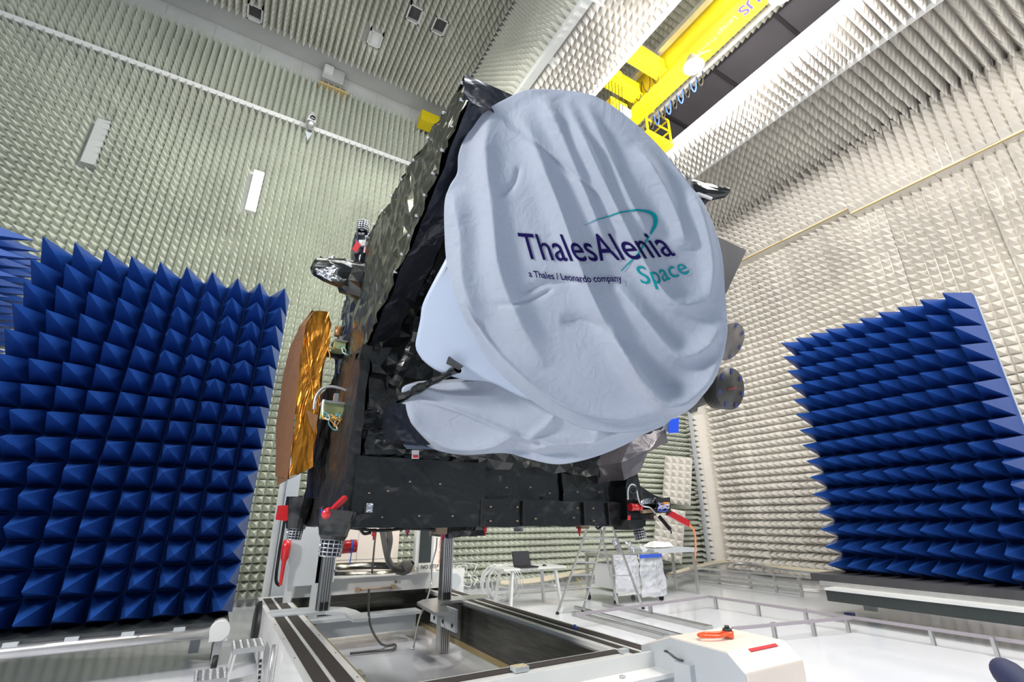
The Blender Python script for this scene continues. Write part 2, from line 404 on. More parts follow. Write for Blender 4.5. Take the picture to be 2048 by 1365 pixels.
for k in range(8): mb.box((11.0, -2+k*2.1, ZC-.02), (16.5, -2+k*2.1+.1, ZC+.05))
for k in range(3): mb.box((11.4+k*1.9, -3, ZC-.03), (11.5+k*1.9, 13, ZC+.05))
struct(mb, 'trim_8', 'darkline')
mb = MB()   # white edge beams
mb.box((4.8, -3, ZS-.12), (5.0, 12.9, ZS+.12)); mb.box((6.5, -3, ZS-.12), (6.62, 12.9, ZS+.1))
for k in range(7): mb.box((4.98, 1.5+k*1.7, ZS-.1), (5.25, 1.7+k*1.7, ZS-.02))
struct(mb, 'trim_9', 'white_paint')
mb = MB(); mb.box((11.33, -3, ZS-.10), (11.50, 12.9, ZS+.25)); mb.box((9.95, -3, ZS-.03), (10.02, 12.9, ZS+.3)); struct(mb, 'trim_10', 'white_paint')
# plates on the back wall, recesses in the ceiling
for p, lab, mm in zip(plates, ('pale grey blank panel set among the absorber spikes at far left', 'bright white blank panel among the absorber spikes of the back wall'), ('board', 'white_paint')):
    mb = MB(); mb.box((p.x-.13, YB-.30, p.z-.66), (p.x+.13, YB-.07, p.z+.66)); tag(mb.build('wall_panel', mm), lab, 'panel')
for k, h in enumerate(holes):
    r = root('ceiling_recess', h, ['square recess in the ceiling foam, topmost of the pair beside each other', 'square recess in the ceiling foam, lower of the pair beside each other',
        'narrow lamp recess with white plate left of the recess pair', 'small dark opening at the edge of the ceiling foam, far left'][k], 'recess')
    mb = MB(); mb.box((h.x-.2, h.y-.26, ZC-.16), (h.x+.2, h.y-.22, ZC)); mb.box((h.x-.2, h.y+.22, ZC-.16), (h.x+.2, h.y+.26, ZC)); mb.box((h.x-.2, h.y-.26, ZC-.16), (h.x-.16, h.y+.26, ZC)); mb.box((h.x+.16, h.y-.26, ZC-.16), (h.x+.2, h.y+.26, ZC))
    mb.build('frame', 'white_paint', r)
    mb = MB(); mb.box((h.x-.16, h.y-.22, ZC-.03), (h.x+.16, h.y+.22, ZC-.02)); mb.build('backing', 'darkline' if k != 2 else 'whitetag', r)
# service box under the ceiling (back wall)
p = atY(668, 155, YB-.3)-Vector((0, 0, .12)); r = root('service_box', (p.x, YB-.3, p.z-.5), 'pale recessed service box high on the back wall above the foam', 'box')
mb = MB(); mb.box((p.x-.35, YB-.35, p.z-.1), (p.x+.3, YB-.06, p.z+.45)); mb.build('body', 'board', r)
mb = MB(); mb.box((p.x-.32, YB-.42, p.z+.1), (p.x-.05, YB-.34, p.z+.42)); mb.build('cover', 'white_paint', r)
mb = MB(); mb.box((p.x-.4, YB-.4, p.z-.42), (p.x+.5, YB-.06, p.z-.34)); mb.build('ledge', 'wood', r)
mb = MB(); mb.box((p.x-.35, YB-.2, p.z-.34), (p.x+.45, YB-.08, p.z-.1)); mb.build('slot', 'darkline', r)
# surveillance camera
p = atY(622, 244, YB-.62); r = root('dome_camera', (p.x, YB-.62, p.z-.3), 'white dome surveillance camera on the ledge of the back wall', 'camera')
mb = MB(); mb.cyl((p.x, p.y, p.z-.05), (p.x, p.y, p.z+.25), .13, .12); mb.cyl((p.x, p.y, p.z+.25), (p.x, p.y, p.z+.36), .09, .05); mb.build('housing', 'white_paint', r)
mb = MB(); mb.lathe((p.x, p.y, p.z-.05), (0, 0, -1), [(.13, 0), (.125, .06), (.09, .12), (.04, .155), (.001, .16)]); mb.build('dome', 'alu', r)
mb = MB(); mb.lathe((p.x+.02, p.y-.11, p.z+.06), (.2, -1, -.4), [(.075, 0), (.075, .04), (.04, .05), (.001, .055)]); mb.build('lens', 'glass', r)
mb = MB(); mb.bar((p.x, p.y, p.z+.2), (p.x, YB-.1, p.z+.2), .06); mb.prism([(p.x-.1, YB-.4, p.z-.2), (p.x+.1, YB-.4, p.z-.2), (p.x, YB-.4, p.z-.5)], (0, .1, 0)); mb.build('bracket', 'grey_paint', r)
# ================================================================== CRANE
GX0, GX1, GZ = 8.35, 8.85, 13.0
r = root('overhead_crane', (8.6, 6, GZ), 'yellow overhead travelling crane above the opening in the ceiling', 'crane')
mb = MB(); mb.box((GX0, -1, GZ), (GX1, 12.3, GZ+1.0)); mb.box((GX0-.06, -1, GZ-.03), (GX1+.06, 12.3, GZ)); mb.box((GX0-.06, -1, GZ+1.0), (GX1+.06, 12.3, GZ+1.04)); g = mb.build('girder', 'yellow', r)
mb = MB(); mb.box((GX0-.28, -1, GZ+.65), (GX0-.12, 12.2, GZ+.80)); mb.build('power_rail', 'alu', r)
mb = MB(); mb.box((GX0-.5, -1, GZ+1.3), (GX0-.42, 12.3, GZ+1.6)); mb.build('flange', 'yellow', r)
text_on('ABUS', (GX0+.09, 2.98, GZ-.034), (0, 1, 0), (1, 0, 0), .27, 'blue_text', parent=r, bold=.02)
text_on('Levage France', (GX0+.14, 4.02, GZ-.034), (0, 1, 0), (1, 0, 0), .135, 'faded', parent=r)
for yy in (5.95, 6.85):
    mb = MB(); mb.box((6.0, yy, GZ+.1), (GX0-.05, yy+.28, GZ+.5)); mb.box((6.0, yy-.05, GZ+.06), (GX0-.02, yy+.33, GZ+.1)); mb.build('end_carriage', 'yellow', r)
mb = MB(); mb.box((6.3, 5.93, GZ+.5), (8.1, 6.0, GZ+.56)); mb.build('carriage_rail', 'darkline', r)
hx = 7.1
mb = MB(); mb.box((hx-.35, 6.5, GZ+.2), (hx+.1, 7.2, GZ+.4)); mb.cyl((hx-.3, 6.75, GZ+.2), (hx+.3, 6.75, GZ+.2), .09); mb.build('hoist_trolley', 'yellow', r)
for k in range(6):
    mb = MB(); xx = hx-.1+k*.12; mb.tube([(xx, 6.9, GZ+.3), (xx+.01, 7.0, ZS-.6)], .010, 6, 0); mb.build('rope', 'black', r)
mb = MB(); mb.box((7.35, 7.1, 12.35), (7.95, 7.5, 12.75)); hk = mb.build('hook_block', 'yellow', r)
mb = MB(); mb.box((7.6, 7.05, 12.30), (8.02, 7.45, 12.55)); mb.build('block_cover', 'white_paint', hk)
for k in range(5):
    mb = MB(); a = Vector((GX0-.1, 6.1+k*.33, GZ+.45)); mb.tube([a, a+Vector((0, .05, -.35)), a+Vector((0, .15, -.55)), a+Vector((0, .25, -.35)), a+Vector((0, .3, 0))], .012, 6); mb.build('festoon_cable', 'black', r)
for k in range(9):
    mb = MB(); a = Vector((GX1+.22, 5.4+k*.22, GZ-.05)); mb.tube([a, a+Vector((0, .04, -.28)), a+Vector((0, .1, -.40)), a+Vector((0, .16, -.28)), a+Vector((0, .20, 0))], .02, 6); mb.build('festoon_loop', 'tape' if k % 2 else 'black', r)
mb = MB(); mb.box((GX1+.17, -1, GZ-.05), (GX1+.27, 12, GZ+.02)); mb.build('festoon_rail', 'alu', r)
mb = MB(); mb.box((8.86, 7.25, 12.33), (9.92, 7.9, 12.47)); mb.build('service_platform', 'yellow', r)
for (x0, y0) in ((8.9, 7.28), (9.88, 7.28), (9.88, 7.86), (8.9, 7.86)):
    mb = MB(); mb.bar((x0, y0, 12.45), (x0, y0, 13.35), .05); mb.build('railing_post', 'yellow', r)
mb = MB()
for zz in (12.9, 13.35): mb.bar((9.88, 7.28, zz), (9.88, 7.86, zz), .04); mb.bar((8.9, 7.28, zz), (9.88, 7.28, zz), .04)
mb.build('railing', 'yellow', r)
# yellow buffer where wall, fascia and ceiling meet
p = atY(857, 243, YB-.7); mb = MB(); mb.box((p.x-.32, p.y-.2, p.z-.22), (p.x+.32, p.y+.25, p.z+.2)); o = mb.build('crane_buffer', 'yellow'); tag(o, 'yellow box end of crane track in the back corner left of the satellite', 'buffer')
# flood lamps
LAMPM = mat('lamp_glow', (1, 1, 1), .5, emis=(1, .97, .95), estr=60)
lamps = [atZ(1387, 132, 11.9), atZ(1562, -14, 11.9)]
for k, p in enumerate(lamps):
    q = root('flood_lamp', p, ['round flood lamp glaring under the crane girder, in full view', 'flood lamp at the top edge of the photo beside the crane girder'][k], 'lamp')
    mb = MB(); mb.lathe(p, (0, 0, -1), [(.001, -.3), (.1, -.3), (.14, -.22), (.22, -.02), (.24, .02)]); mb.build('lamp_housing', 'alu', q)
    mb = MB(); mb.lathe(p, (0, 0, -1), [(.22, 0), (.15, .03), (.001, .05)]); mb.build('lamp_glass', LAMPM, q)
    mb = MB(); mb.bar(p+Vector((0, 0, .28)), (8.86, p.y, GZ+.1), .04); mb.build('lamp_arm', 'alu', q)
# ================================================================== BLUE ABSORBER WALLS
def blue_panel(P0, U, V, N, cols, rows, pitch, ln, label, rs):
    P0, U, V, N = map(Vector, (P0, U, V, N)); base = P0-N*.1; base.z = .02
    r = root('absorber_panel', base, label, 'absorber panel', 'blue absorber walls on carts')
    for a in range(0, cols, 5):
        for b in range(0, rows, 5):
            o0 = P0+U*a*pitch+V*b*pitch
            Wp, Fp = pyramids(o0, U, V, N, min(5, cols-a), min(5, rows-b), pitch, ln, rs=rs+a+b, fill=.995, tipjit=.018)
            np_mesh('foam_block', Wp-np.array(base), Fp, 'blue', parent=r)
            mb = MB(); q = o0-N*.16; w_ = min(5, cols-a)*pitch-.004; h_ = min(5, rows-b)*pitch-.004
            mb.prism([q, q+U*w_, q+U*w_+V*h_, q+V*h_], N*.165); mb.build('foam_base', 'blue_side', r)
    return r
PB = blue_panel((-2.77, 8.45, .55), (1, 0, 0), (0, 0, 1), (0, -1, 0), 10, 15, .32, .85, 'tall blue spiked absorber wall on a cart, left side of the photo', 31)
PRr = blue_panel((11.35, 2.5, .76), (0, 1, 0), (0, 0, 1), (-1, 0, 0), 10, 15, .33, .92, 'tall blue spiked absorber wall on the right with spikes pointing left', 51)
PL = blue_panel((-3.95, 8.75, .72), (0, 1, 0), (0, 0, 1), (1, 0, 0), 5, 16, .32, .85, 'blue absorber wall barely showing its spikes at the left photo edge', 71)
def cart(r, P0, U, N, L_, dark=False):
    """long beam with roller tube, legs and castors beneath a panel"""
    P0, U, N = map(Vector, (P0, U, N)); z = Vector((0, 0, 1))
    def bx(a, b, z0, z1, n0, n1, m, name):
        p = P0.copy(); p.z = 0; q = [p+U*a+N*n0, p+U*b+N*n0, p+U*b+N*n1, p+U*a+N*n1]
        mb = MB(); mb.prism([v+z*z0 for v in q], z*(z1-z0)); return mb.build(name, m, r)
    return bx
bx = cart(PB, (-2.77, 8.45, 0), (1, 0, 0), (0, -1, 0), 3.2)
bx(-.3, 3.15, .45, .53, -.2, .62, 'white_paint', 'support_beam'); bx(-.3, 3.1, .38, .45, .2, .5, 'grey_paint', 'support_rail')
bx(-.3, 3.15, .53, .55, -.2, .70, 'darksteel', 'tray')
mb = MB(); mb.cyl((-3.2, 7.74, .44), (.25, 7.74, .44), .065); mb.build('roller_tube', 'alu', PB)
for k in range(6): mb = MB(); mb.box((-2.7+k*.5, 7.70, .48), (-2.58+k*.5, 7.82, .53)); mb.build('clamp', 'grey_paint', PB)
mb = MB(); mb.box((.19, 7.60, .36), (.39, 7.84, .48)); mb.cyl((.29, 7.59, .47), (.29, 7.85, .47), .11); mb.build('end_plate', 'white_paint', PB)
for x in (.3, -2.9):
    for yy in (7.7, 8.5):
        w = MB(); w.cyl((x-.03, yy, .11), (x+.03, yy, .11), .11); wl = w.build('castor', 'black', PB)
        w = MB(); w.box((x-.045, yy-.05, .12), (x+.045, yy+.05, .36)); w.build('castor_fork', 'alu', wl)
mb = MB(); mb.box((.0, 8.63, .06), (.12, 8.75, 5.3)); mb.build('back_post', 'grey_paint', PB)
bx = cart(PRr, (11.35, 2.5, 0), (0, 1, 0), (-1, 0, 0), 3.3)
bx(-1.0, 3.5, .64, .76, -.15, .95, 'darkplate', 'support_beam')
bx(-1.0, 3.1, .34, .52, .95, 1.25, 'darksteel', 'roller_beam'); bx(-1.0, 3.1, .52, .56, .55, 1.27, 'white_paint', 'support_rail')
bx(-1.0, 3.35, .56, .64, .1, .95, 'alu', 'tray')
for yy in (2.9,):
    w = MB(); w.cyl((10.3, yy-.03, .09), (10.3, yy+.03, .09), .09); w.box((10.12, yy-.04, .1), (10.42, yy+.04, .16)); w.box((10.24, yy-.05, .16), (10.36, yy+.05, .34)); w.build('castor', 'black', PRr)
    w = MB(); w.cyl((11.3, yy-.03, .09), (11.3, yy+.03, .09), .09); w.box((11.2, yy-.05, .1), (11.4, yy+.05, .64)); w.build('castor', 'black', PRr)
mb = MB(); mb.box((11.5, 2.5, .06), (11.62, 2.7, 5.7)); mb.box((11.5, 5.5, .06), (11.62, 5.7, 5.7)); mb.build('back_post', 'grey_paint', PRr)
for yy in (9, 10.1): mb = MB(); mb.box((-4.15, yy-.1, 0), (-4.1, yy+.1, 5.6)); mb.box((-4.5, yy-.1, 0), (-3.4, yy+.1, .1)); mb.box((-4.1, yy-.05, .6), (-3.95, yy+.05, .8)); mb.build('back_post', 'grey_paint', PL)
# ================================================================== SATELLITE
CR = Vector((cA, -sA, 0)); CU = Vector((-sP*sA, -sP*cA, cP)); CT = -Vector((cP*sA, cP*cA, sP))
SAT = root('satellite', (2.4, 5, 1.6), 'large satellite wrapped in black foil, raised above the dolly', 'satellite')
# lower bus box (protruding band), split like the photo into panels
X0, X1, YF, YR, Z0 = .90, 4.07, 4.0, 6.2, 1.69
mb = MB(); mb.gbox((X0, YF, Z0), (2.06, YF+.5, 2.24), .12); mb.crumple(.010, 3, 1); mb.build('lower_left_panel', 'mli_s', SAT)
mb = MB(); mb.gbox((2.05, YF+.02, Z0), (X1-.02, YF+.5, 1.93), .11); mb.crumple(.014, 4, 2); mb.build('lower_band', 'mli_s', SAT)
mb = MB(); mb.gbox((2.05, YF+.16, 1.92), (3.0, YF+.6, 2.38), .11); mb.gbox((3.02, YF+.12, 1.92), (3.95, YF+.6, 2.42), .11); mb.crumple(.022, 4, 3); mb.build('recessed_panel', 'mli', SAT)
mb = MB(); mb.gbox((X0+.01, YF+.3, Z0+.03), (X1-.05, YR, 2.4), .13); mb.crumple(.02, 3, 4); mb.build('bus_base', 'mli', SAT)
mb = MB(); mb.gbox((X0+.05, YF+.1, 2.22), (X1-.1, YR-.1, 4.35), .085); mb.crumple(.055, 3.2, 5, .7); mb.build('bus_body', 'mli', SAT)
# seams and studs on the lower panels
for xx in (2.02, 2.46, 3.18, 3.5):
    mb = MB(); mb.box((xx, YF-.012, Z0+.01), (xx+.012, YF+.02, 1.92)); mb.build('panel_seam', 'black', SAT)
mb = MB(); rr = random.Random(4)
for (xx, zz) in [(1.35, 2.05), (1.62, 2.04), (1.17, 1.97), (1.02, 1.95), (1.45, 1.78), (1.14, 1.77), (1.75, 1.78), (2.12, 1.86), (2.12, 1.74), (2.4, 1.86), (2.4, 1.74), (2.6, 1.76), (3.05, 1.77), (3.3, 1.86), (3.3, 1.74), (3.75, 1.78), (3.85, 1.78), (3.1, 1.86), (2.35, 2.04), (2.62, 2.05), (2.85, 2.0), (3.2, 2.02), (3.5, 2.03), (3.8, 2.03)]:
    yy = YF-.02 if zz < 1.93 or xx < 2 else YF+.1
    mb.cyl((xx, yy, zz), (xx, yy+.03, zz), .006, n=8)
mb.build('stud', 'brownbox', SAT, 'small bronze foil studs')['kind'] = 'stuff'
p = atY(738, 1017, YF-.02); mb = MB(); mb.box((p.x-.035, YF-.03, p.z-.04), (p.x+.035, YF, p.z+.045)); q = mb.build('connector_window', 'black', SAT)
mb = MB(); mb.box((p.x-.025, YF-.036, p.z-.032), (p.x+.025, YF-.03, p.z+.036)); mb.build('connector_plate', 'silver', q)
# folded strips of foil above the lower panel
rr = random.Random(11)
for k in range(9):
    xx = 1.0+k*.0; z_ = 2.26+k*.045
    mb = MB(); a = Vector((X0+.02+rr.uniform(0, .1), YF+.02+k*.012, z_)); b = Vector((1.9+rr.uniform(-.2, .3), YF+.02+k*.012, z_+rr.uniform(-.05, .05)))
    mb.grid(a, b, b+Vector((0, -.03+rr.uniform(-.03, .03), .10)), a+Vector((0, .02, .11)), 16, 3); mb.crumple(.03, 5, 20+k); mb.build('foil_fold', 'mli', SAT)
# upper deck that overhangs towards the viewer and its side gusset
mb = MB(); mb.gbox((.95, 2.08, 4.22), (2.93, 6.1, 4.40), .13); mb.crumple(.022, 3, 7); mb.build('upper_deck', 'mli_s', SAT)
def gus(x): return [Vector((x, 2.05, 4.33)), Vector((x, 4.5, 4.60)), Vector((x, 4.9, 4.2)), Vector((x, 4.6, 3.3)), Vector((x, 4.0, 3.2)), Vector((x, 3.2, 3.47)), Vector((x, 2.05, 4.16))]
def strip_grid(mb, A, B, n, m):
    for k in range(len(A)-1): mb.grid(A[k], A[k+1], B[k+1], B[k], n, m)
top = [Vector((.86, 2.05, 4.34)), Vector((.86, 3.2, 4.48)), Vector((.86, 4.5, 4.60))]
bot = [Vector((.86, 2.05, 4.15)), Vector((.86, 3.2, 3.50)), Vector((.86, 4.3, 3.1))]
mb = MB(); strip_grid(mb, top, bot, 22, 14)
mb.grid((.86, 4.5, 4.6), (.88, 5.4, 4.5), (.88, 5.4, 3.3), (.86, 4.3, 3.1), 10, 14)
mb.grid((.86, 2.05, 4.34), (1.05, 2.05, 4.36), (1.05, 4.5, 4.62), (.86, 4.5, 4.6), 3, 24)
mb.crumple(.035, 5, 8, .8); mb.build('side_gusset', 'mli_green', SAT, 'olive crinkled foil cheek along the overhanging deck')
mb = MB(); strip_grid(mb, [Vector((.88, 2.02, 4.16)), Vector((.88, 3.2, 3.50)), Vector((.90, 4.3, 3.1))], [Vector((1.12, 2.05, 4.20)), Vector((1.16, 3.2, 3.72)), Vector((1.2, 4.2, 3.4))], 22, 4); mb.crumple(.016, 4, 9)
mb.build('gusset_edge_roll', 'mli_navy', SAT, 'smooth dark navy foil roll')
mb = MB(); strip_grid(mb, [Vector((1.12, 2.05, 4.20)), Vector((1.16, 3.2, 3.72)), Vector((1.2, 4.2, 3.4))], [Vector((1.3, 2.05, 4.25)), Vector((1.3, 3.2, 4.25)), Vector((1.3, 4.2, 4.25))], 16, 6); mb.crumple(.02, 4, 10); mb.build('gusset_inner_skin', 'mli', SAT)
mb = MB(); mb.grid((.84, 2.02, 4.15), (2.93, 2.02, 4.22), (2.93, 2.02, 4.44), (.84, 2.02, 4.36), 22, 3); mb.grid((.84, 2.02, 4.36), (2.93, 2.02, 4.44), (2.93, 2.6, 4.44), (.9, 2.6, 4.40), 22, 6); mb.crumple(.009, 4, 12); mb.build('deck_front_edge', 'mli_navy', SAT)
mb = MB()
for k in range(9): t = k/8; q = top[0].lerp(top[2], t); mb.cyl(q+Vector((-.03, 0, -.03)), q+Vector((.0, 0, -.03)), .01, n=8); q = bot[0].lerp(bot[1], t); mb.cyl(q+Vector((-.03, 0, .02)), q+Vector((0, 0, .02)), .01, n=8)
mb.build('rivet', 'cage', SAT)['kind'] = 'stuff'
# lower left side skin of the bus with instruments
mb = MB(); mb.gbox((.84, YF+.05, Z0), (.93, YR, 3.2), .07); mb.crumple(.02, 6, 13); mb.build('side_skin', 'mli_dull', SAT)
def pxobj(f, *a, **k): return f(*a, **k)
def instrument(x, y, Y, w, h, n):
    p = atY(x, y, Y); q = MB(); q.box((p.x-w/2, Y-.08, p.z-h*.35), (p.x+w/2, Y+.1, p.z+h*.05)); e = q.build('instrument', 'greenbox', SAT)
    q = MB(); q.box((p.x-w*.6, Y-.1, p.z+h*.05), (p.x+w*.6, Y+.12, p.z+h*.12)); q.box((p.x-w*.1, Y-.06, p.z+h*.12), (p.x+w*.1, Y, p.z+h*.4)); q.build('instrument_bracket', 'alu', e)
    for k in range(n):
        q = MB(); r0 = random.Random(k+int(x)); a = Vector((p.x-w*.5+w*k/n, Y-.1, p.z-h*.3)); pts = [a]
        for s_ in range(4): pts.append(pts[-1]+Vector((r0.uniform(-.04, .05), r0.uniform(-.03, .01), r0.uniform(-.06, .02))))
        q.tube(pts, .006, 6); q.build('wire', ['amber', 'teal', 'cable_white', 'amber', 'teal'][k % 5], e)
    return e
instrument(668, 815, 4.6, .20, .30, 9); e = instrument(678, 690, 5.0, .11, .20, 3)
p = atY(677, 664, 5.0); q = MB(); q.cyl((p.x, 5, p.z-.05), (p.x, 5, p.z+.05), .04); q.build('copper_coil', 'copper', e)
mb = MB(); a = [atY(*t, 4.55) for t in ((628, 820), (632, 795), (645, 778), (665, 774), (690, 780), (705, 790))]; mb.tube(a, .014); mb.build('conduit', 'alu', SAT)
mb = MB(); a = [atY(*t, 4.5) for t in ((648, 800), (646, 815), (647, 832))]; mb.tube(a, .012); mb.build('pink_hose', 'whitetag', SAT)
# gold foil panel standing off the left side
gp = [(625, 620), (600, 652), (577, 705), (562, 780), (553, 860), (548, 950)]
fr = [atY(x, y, 5.0) for x, y in ((627, 622), (655, 625), (662, 650), (658, 690), (645, 740), (640, 800), (632, 860), (625, 935), (577, 958), (585, 880), (595, 790), (602, 710), (612, 650))]
mb = MB(); n_ = len(fr)
cx = sum((v for v in fr), Vector())/n_
for k in range(n_): mb.grid(fr[k], fr[(k+1) % n_], cx, cx, 5, 7)
mb.crumple(.02, 7, 30); mb.build('gold_array_front', 'gold', SAT, 'glossy gold foil front of the folded array')
lft = [fr[0], fr[12], fr[11], fr[10], fr[9], fr[8]]
bk = [atX(x, y, lft[k].x-.03) for k, (x, y) in enumerate([(622, 622), (598, 655), (575, 708), (561, 780), (552, 865), (549, 955)])]
mb = MB(); strip_grid(mb, lft, bk, 6, 6); mb.crumple(.014, 4, 31); mb.build('copper_array_side', 'copper', SAT, 'brown copper foil flank of the folded array')
mb = MB(); q = [v+Vector((0, 1.1, 0)) for v in fr]; strip_grid(mb, fr+[fr[0]], q+[q[0]], 3, 3); mb.crumple(.012, 4, 32); mb.build('array_backing', 'copper', SAT)
mb = MB(); mb.grid(atY(612, 820, 4.97), atY(635, 830, 4.95), atY(630, 868, 4.95), atY(615, 840, 4.97), 3, 3); mb.crumple(.01, 6, 33); mb.build('foil_flap', 'copper', SAT)
for zz in (2.3, 3.5): mb = MB(); mb.bar((.6, 5.4, zz), (.95, 5.4, zz), .06); mb.build('array_hinge', 'darksteel', SAT)
# star tracker wrapped in silver foil, upper left
a = atY(628, 535, 4.7); b = atY(715, 555, 4.7); c = atY(690, 585, 4.7)
mb = MB(); mb.lathe(a, (b-a), [(.001, -.02), (.06, -.02), (.085, 0), (.12, .12), (.15, .26), (.16, .34), (.13, .5)], 20); mb.crumple(.035, 8, 40); mb.build('tracker_baffle', 'mli', SAT, smooth=False)
mb = MB(); x, y, z = frame(b-a)
P = [a+Vector((0, -.02, .04)), atY(665, 512, 4.66), atY(702, 545, 4.62), atY(688, 562, 4.58), atY(662, 565, 4.55), atY(632, 545, 4.56)]
cc = sum(P, Vector())/6+Vector((0, -.06, .02))
for k in range(6): mb.grid(P[k], P[(k+1) % 6], cc, cc, 4, 5)
mb.crumple(.03, 11, 41); mb.build('silver_foil_cover', 'silver', SAT, 'bright silver foil on the upper left tracker')
mb = MB(); mb.ghex([atY(640, 512, 4.7), atY(648, 516, 4.7), atY(646, 522, 4.7), atY(638, 518, 4.7)]+[v+Vector((0, .06, 0)) for v in (atY(640, 512, 4.7), atY(648, 516, 4.7), atY(646, 522, 4.7), atY(638, 518, 4.7))], .3); mb.build('tracker_tab', 'black', SAT)
mb = MB(); mb.lathe(atY(700, 560, 4.75), CR*1+CU*-.2, [(.16, -.06), (.2, .06), (.22, .2), (.14, .4)], 16); mb.crumple(.05, 6, 42); mb.build('tracker_mount', 'mli', SAT, smooth=False)
# nozzles with wire cages
def cage_nozzle(c, d, r0, r1, h, name='thruster', shroud=None, shmat='mli_s'):
    c = Vector(c); x, y, z = frame(d)
    mb = MB(); mb.lathe(c, d, [(r0*.8, -.01), (r0*.82, h*.5), (r1*.8, h), (r1*.7, h), (r0*.6, .02)], 20); t = mb.build(name, 'nozzle', SAT)
    mb = MB()
    for k in range(5): tt = k/4; mb.torus(c+z*h*tt, d, r0+(r1-r0)*tt, .0045, 24, 6)
    for k in range(14): q = 2*math.pi*k/14; e = x*math.cos(q)+y*math.sin(q); mb.tube([c+e*r0, c+z*h*1.04+e*r1], .004, 5, 0)
    mb.build('cage', 'cage', t)
    if shroud: mb = MB(); mb.lathe(c, d, shroud, 18); mb.crumple(.008, 6, 3); mb.build('shroud', shmat, t, smooth=False)
    return t
p = atY(725, 462, 4.6); cage_nozzle(p, (0, 0, 1), .062, .066, .10)
mb = MB(); P = [atY(709, 466, 4.62), atY(742, 464, 4.62), atY(760, 480, 4.62), atY(752, 540, 4.62), atY(715, 535, 4.62), atY(705, 500, 4.62)]; mb2 = [v+Vector((.05, .35, 0)) for v in P]
strip_grid(mb, P+[P[0]], mb2+[mb2[0]], 4, 4); cc = sum(P, Vector())/6-Vector((0, .05, 0))
for k in range(6): mb.grid(P[k], P[(k+1) % 6], cc, cc, 3, 4)
mb.crumple(.022, 8, 45); mb.build('thruster_foil_block', 'mli_navy', SAT)
def quad_tag(pts, Y, m, name='tag', th=.008):
    P = [atY(x, y, Y) for x, y in pts]; mb = MB(); mb.prism(P, (0, th, 0)); return mb.build(name, m, SAT)
quad_tag([(713, 482), (722, 490), (713, 505), (704, 499)], 4.52, 'redtag', 'red_tag'); quad_tag([(718, 480), (731, 480), (735, 491), (720, 492)], 4.53, 'whitetag', 'white_tag'); quad_tag([(729, 493), (741, 496), (740, 507), (727, 505)], 4.52, 'whitetag', 'white_tag'); quad_tag([(731, 495), (735, 496), (733, 505), (730, 504)], 4.51, 'redtag', 'red_tag')
quad_tag([(742, 461), (760, 463), (757, 476), (745, 474)], 4.6, 'mli_grey', 'foil_flap', .02)
# bottom left thrusters and their red covers
p = atY(665, 1080, 3.95); cage_nozzle(p, (-.06, 0, -1), .082, .076, .11, shroud=[(.088, 0), (.105, -.03), (.11, -.06), (.13, -.13), (.15, -.2)])
p = atY(591, 1058, 5.6); cage_nozzle(p, (-.05, 0, -1), .075, .068, .10, shroud=[(.09, 0), (.11, -.1), (.13, -.2), (.15, -.3)])
mb = MB(); P = [atY(x, y, 3.93) for x, y in ((640, 1022), (650, 1012), (690, 1010), (704, 1030), (730, 1028), (700, 1058), (680, 1070), (655, 1066), (645, 1052))]
mb.prism(P, (0, .12, 0)); mb.crumple(.008, 6, 50); mb.build('thruster_bracket', 'mli_s', SAT)
mb = MB(); P = [atY(x, y, 5.55) for x, y in ((556, 1012), (575, 1011), (607, 1007), (580, 1038), (572, 1043), (551, 1040))]; mb.prism(P, (0, .02, 0)); mb.build('red_cover', 'red', SAT, 'red protective cover at lower left corner')
mb = MB(); P = [atY(x, y, 5.6) for x, y in ((607, 1006), (612, 1015), (602, 1052), (578, 1055), (578, 1040))]; mb.prism(P, (0, .15, 0)); mb.build('thruster_bracket', 'mli_s', SAT)
a = atY(659, 1026, 3.86); b = atY(691, 995, 3.9); mb = MB(); mb.bar(a, b, .045, .03); mb.build('red_arm_cover', 'red', SAT, 'slanted red arm cover')
mb = MB(); mb.bar(a+Vector((.02, .03, -.02)), b+Vector((.03, .03, -.04)), .03, .03); mb.build('arm', 'black', SAT)
mb = MB(); mb.lathe(atY(653, 1029, 3.85), CT, [(.001, .02), (.03, .02), (.04, -.02), (.035, -.05)], 12); mb.build('red_cap', 'red', SAT)
quad_tag([(660, 1022), (672, 1020), (674, 1040), (663, 1042)], 3.86, 'tape', 'blue_tape'); quad_tag([(642, 1018), (648, 1019), (648, 1032), (642, 1030)], 3.86, 'tape', 'blue_tape')
quad_tag([(674, 1022), (686, 1012), (689, 1036), (676, 1040)], 3.87, 'mli_grey', 'foil_flap')
# right end of the bus: mechanism, red covers
def P_(x, y, Y): return atY(x, y, Y)
mb = MB(); P = [P_(x, y, 3.95) for x, y in ((1252, 975), (1255, 1040), (1308, 1042), (1308, 1020), (1330, 1000), (1306, 990), (1280, 972), (1275, 945), (1255, 945))]; mb.prism(P, (0, .4, 0)); mb.crumple(.012, 5, 51); mb.build('corner_bracket', 'mli_s', SAT)
mb = MB(); P = [P_(x, y, 3.9) for x, y in ((1253, 1040), (1292, 1040), (1290, 1052), (1283, 1058), (1262, 1061))]; mb.prism(P, (0, .25, 0)); mb.build('thruster_shroud', 'mli_s', SAT)
cage_nozzle(P_(1277, 1059, 3.98), (.12, -.1, -1), .055, .06, .10)
mb = MB(); mb.cyl(P_(1262, 1015, 3.85), P_(1281, 1015, 3.85), .034); mb.cyl(P_(1260, 1015, 3.85), P_(1265, 1015, 3.85), .038); mb.cyl(P_(1276, 1015, 3.85), P_(1281, 1015, 3.85), .038); mb.build('red_valve', 'red', SAT)
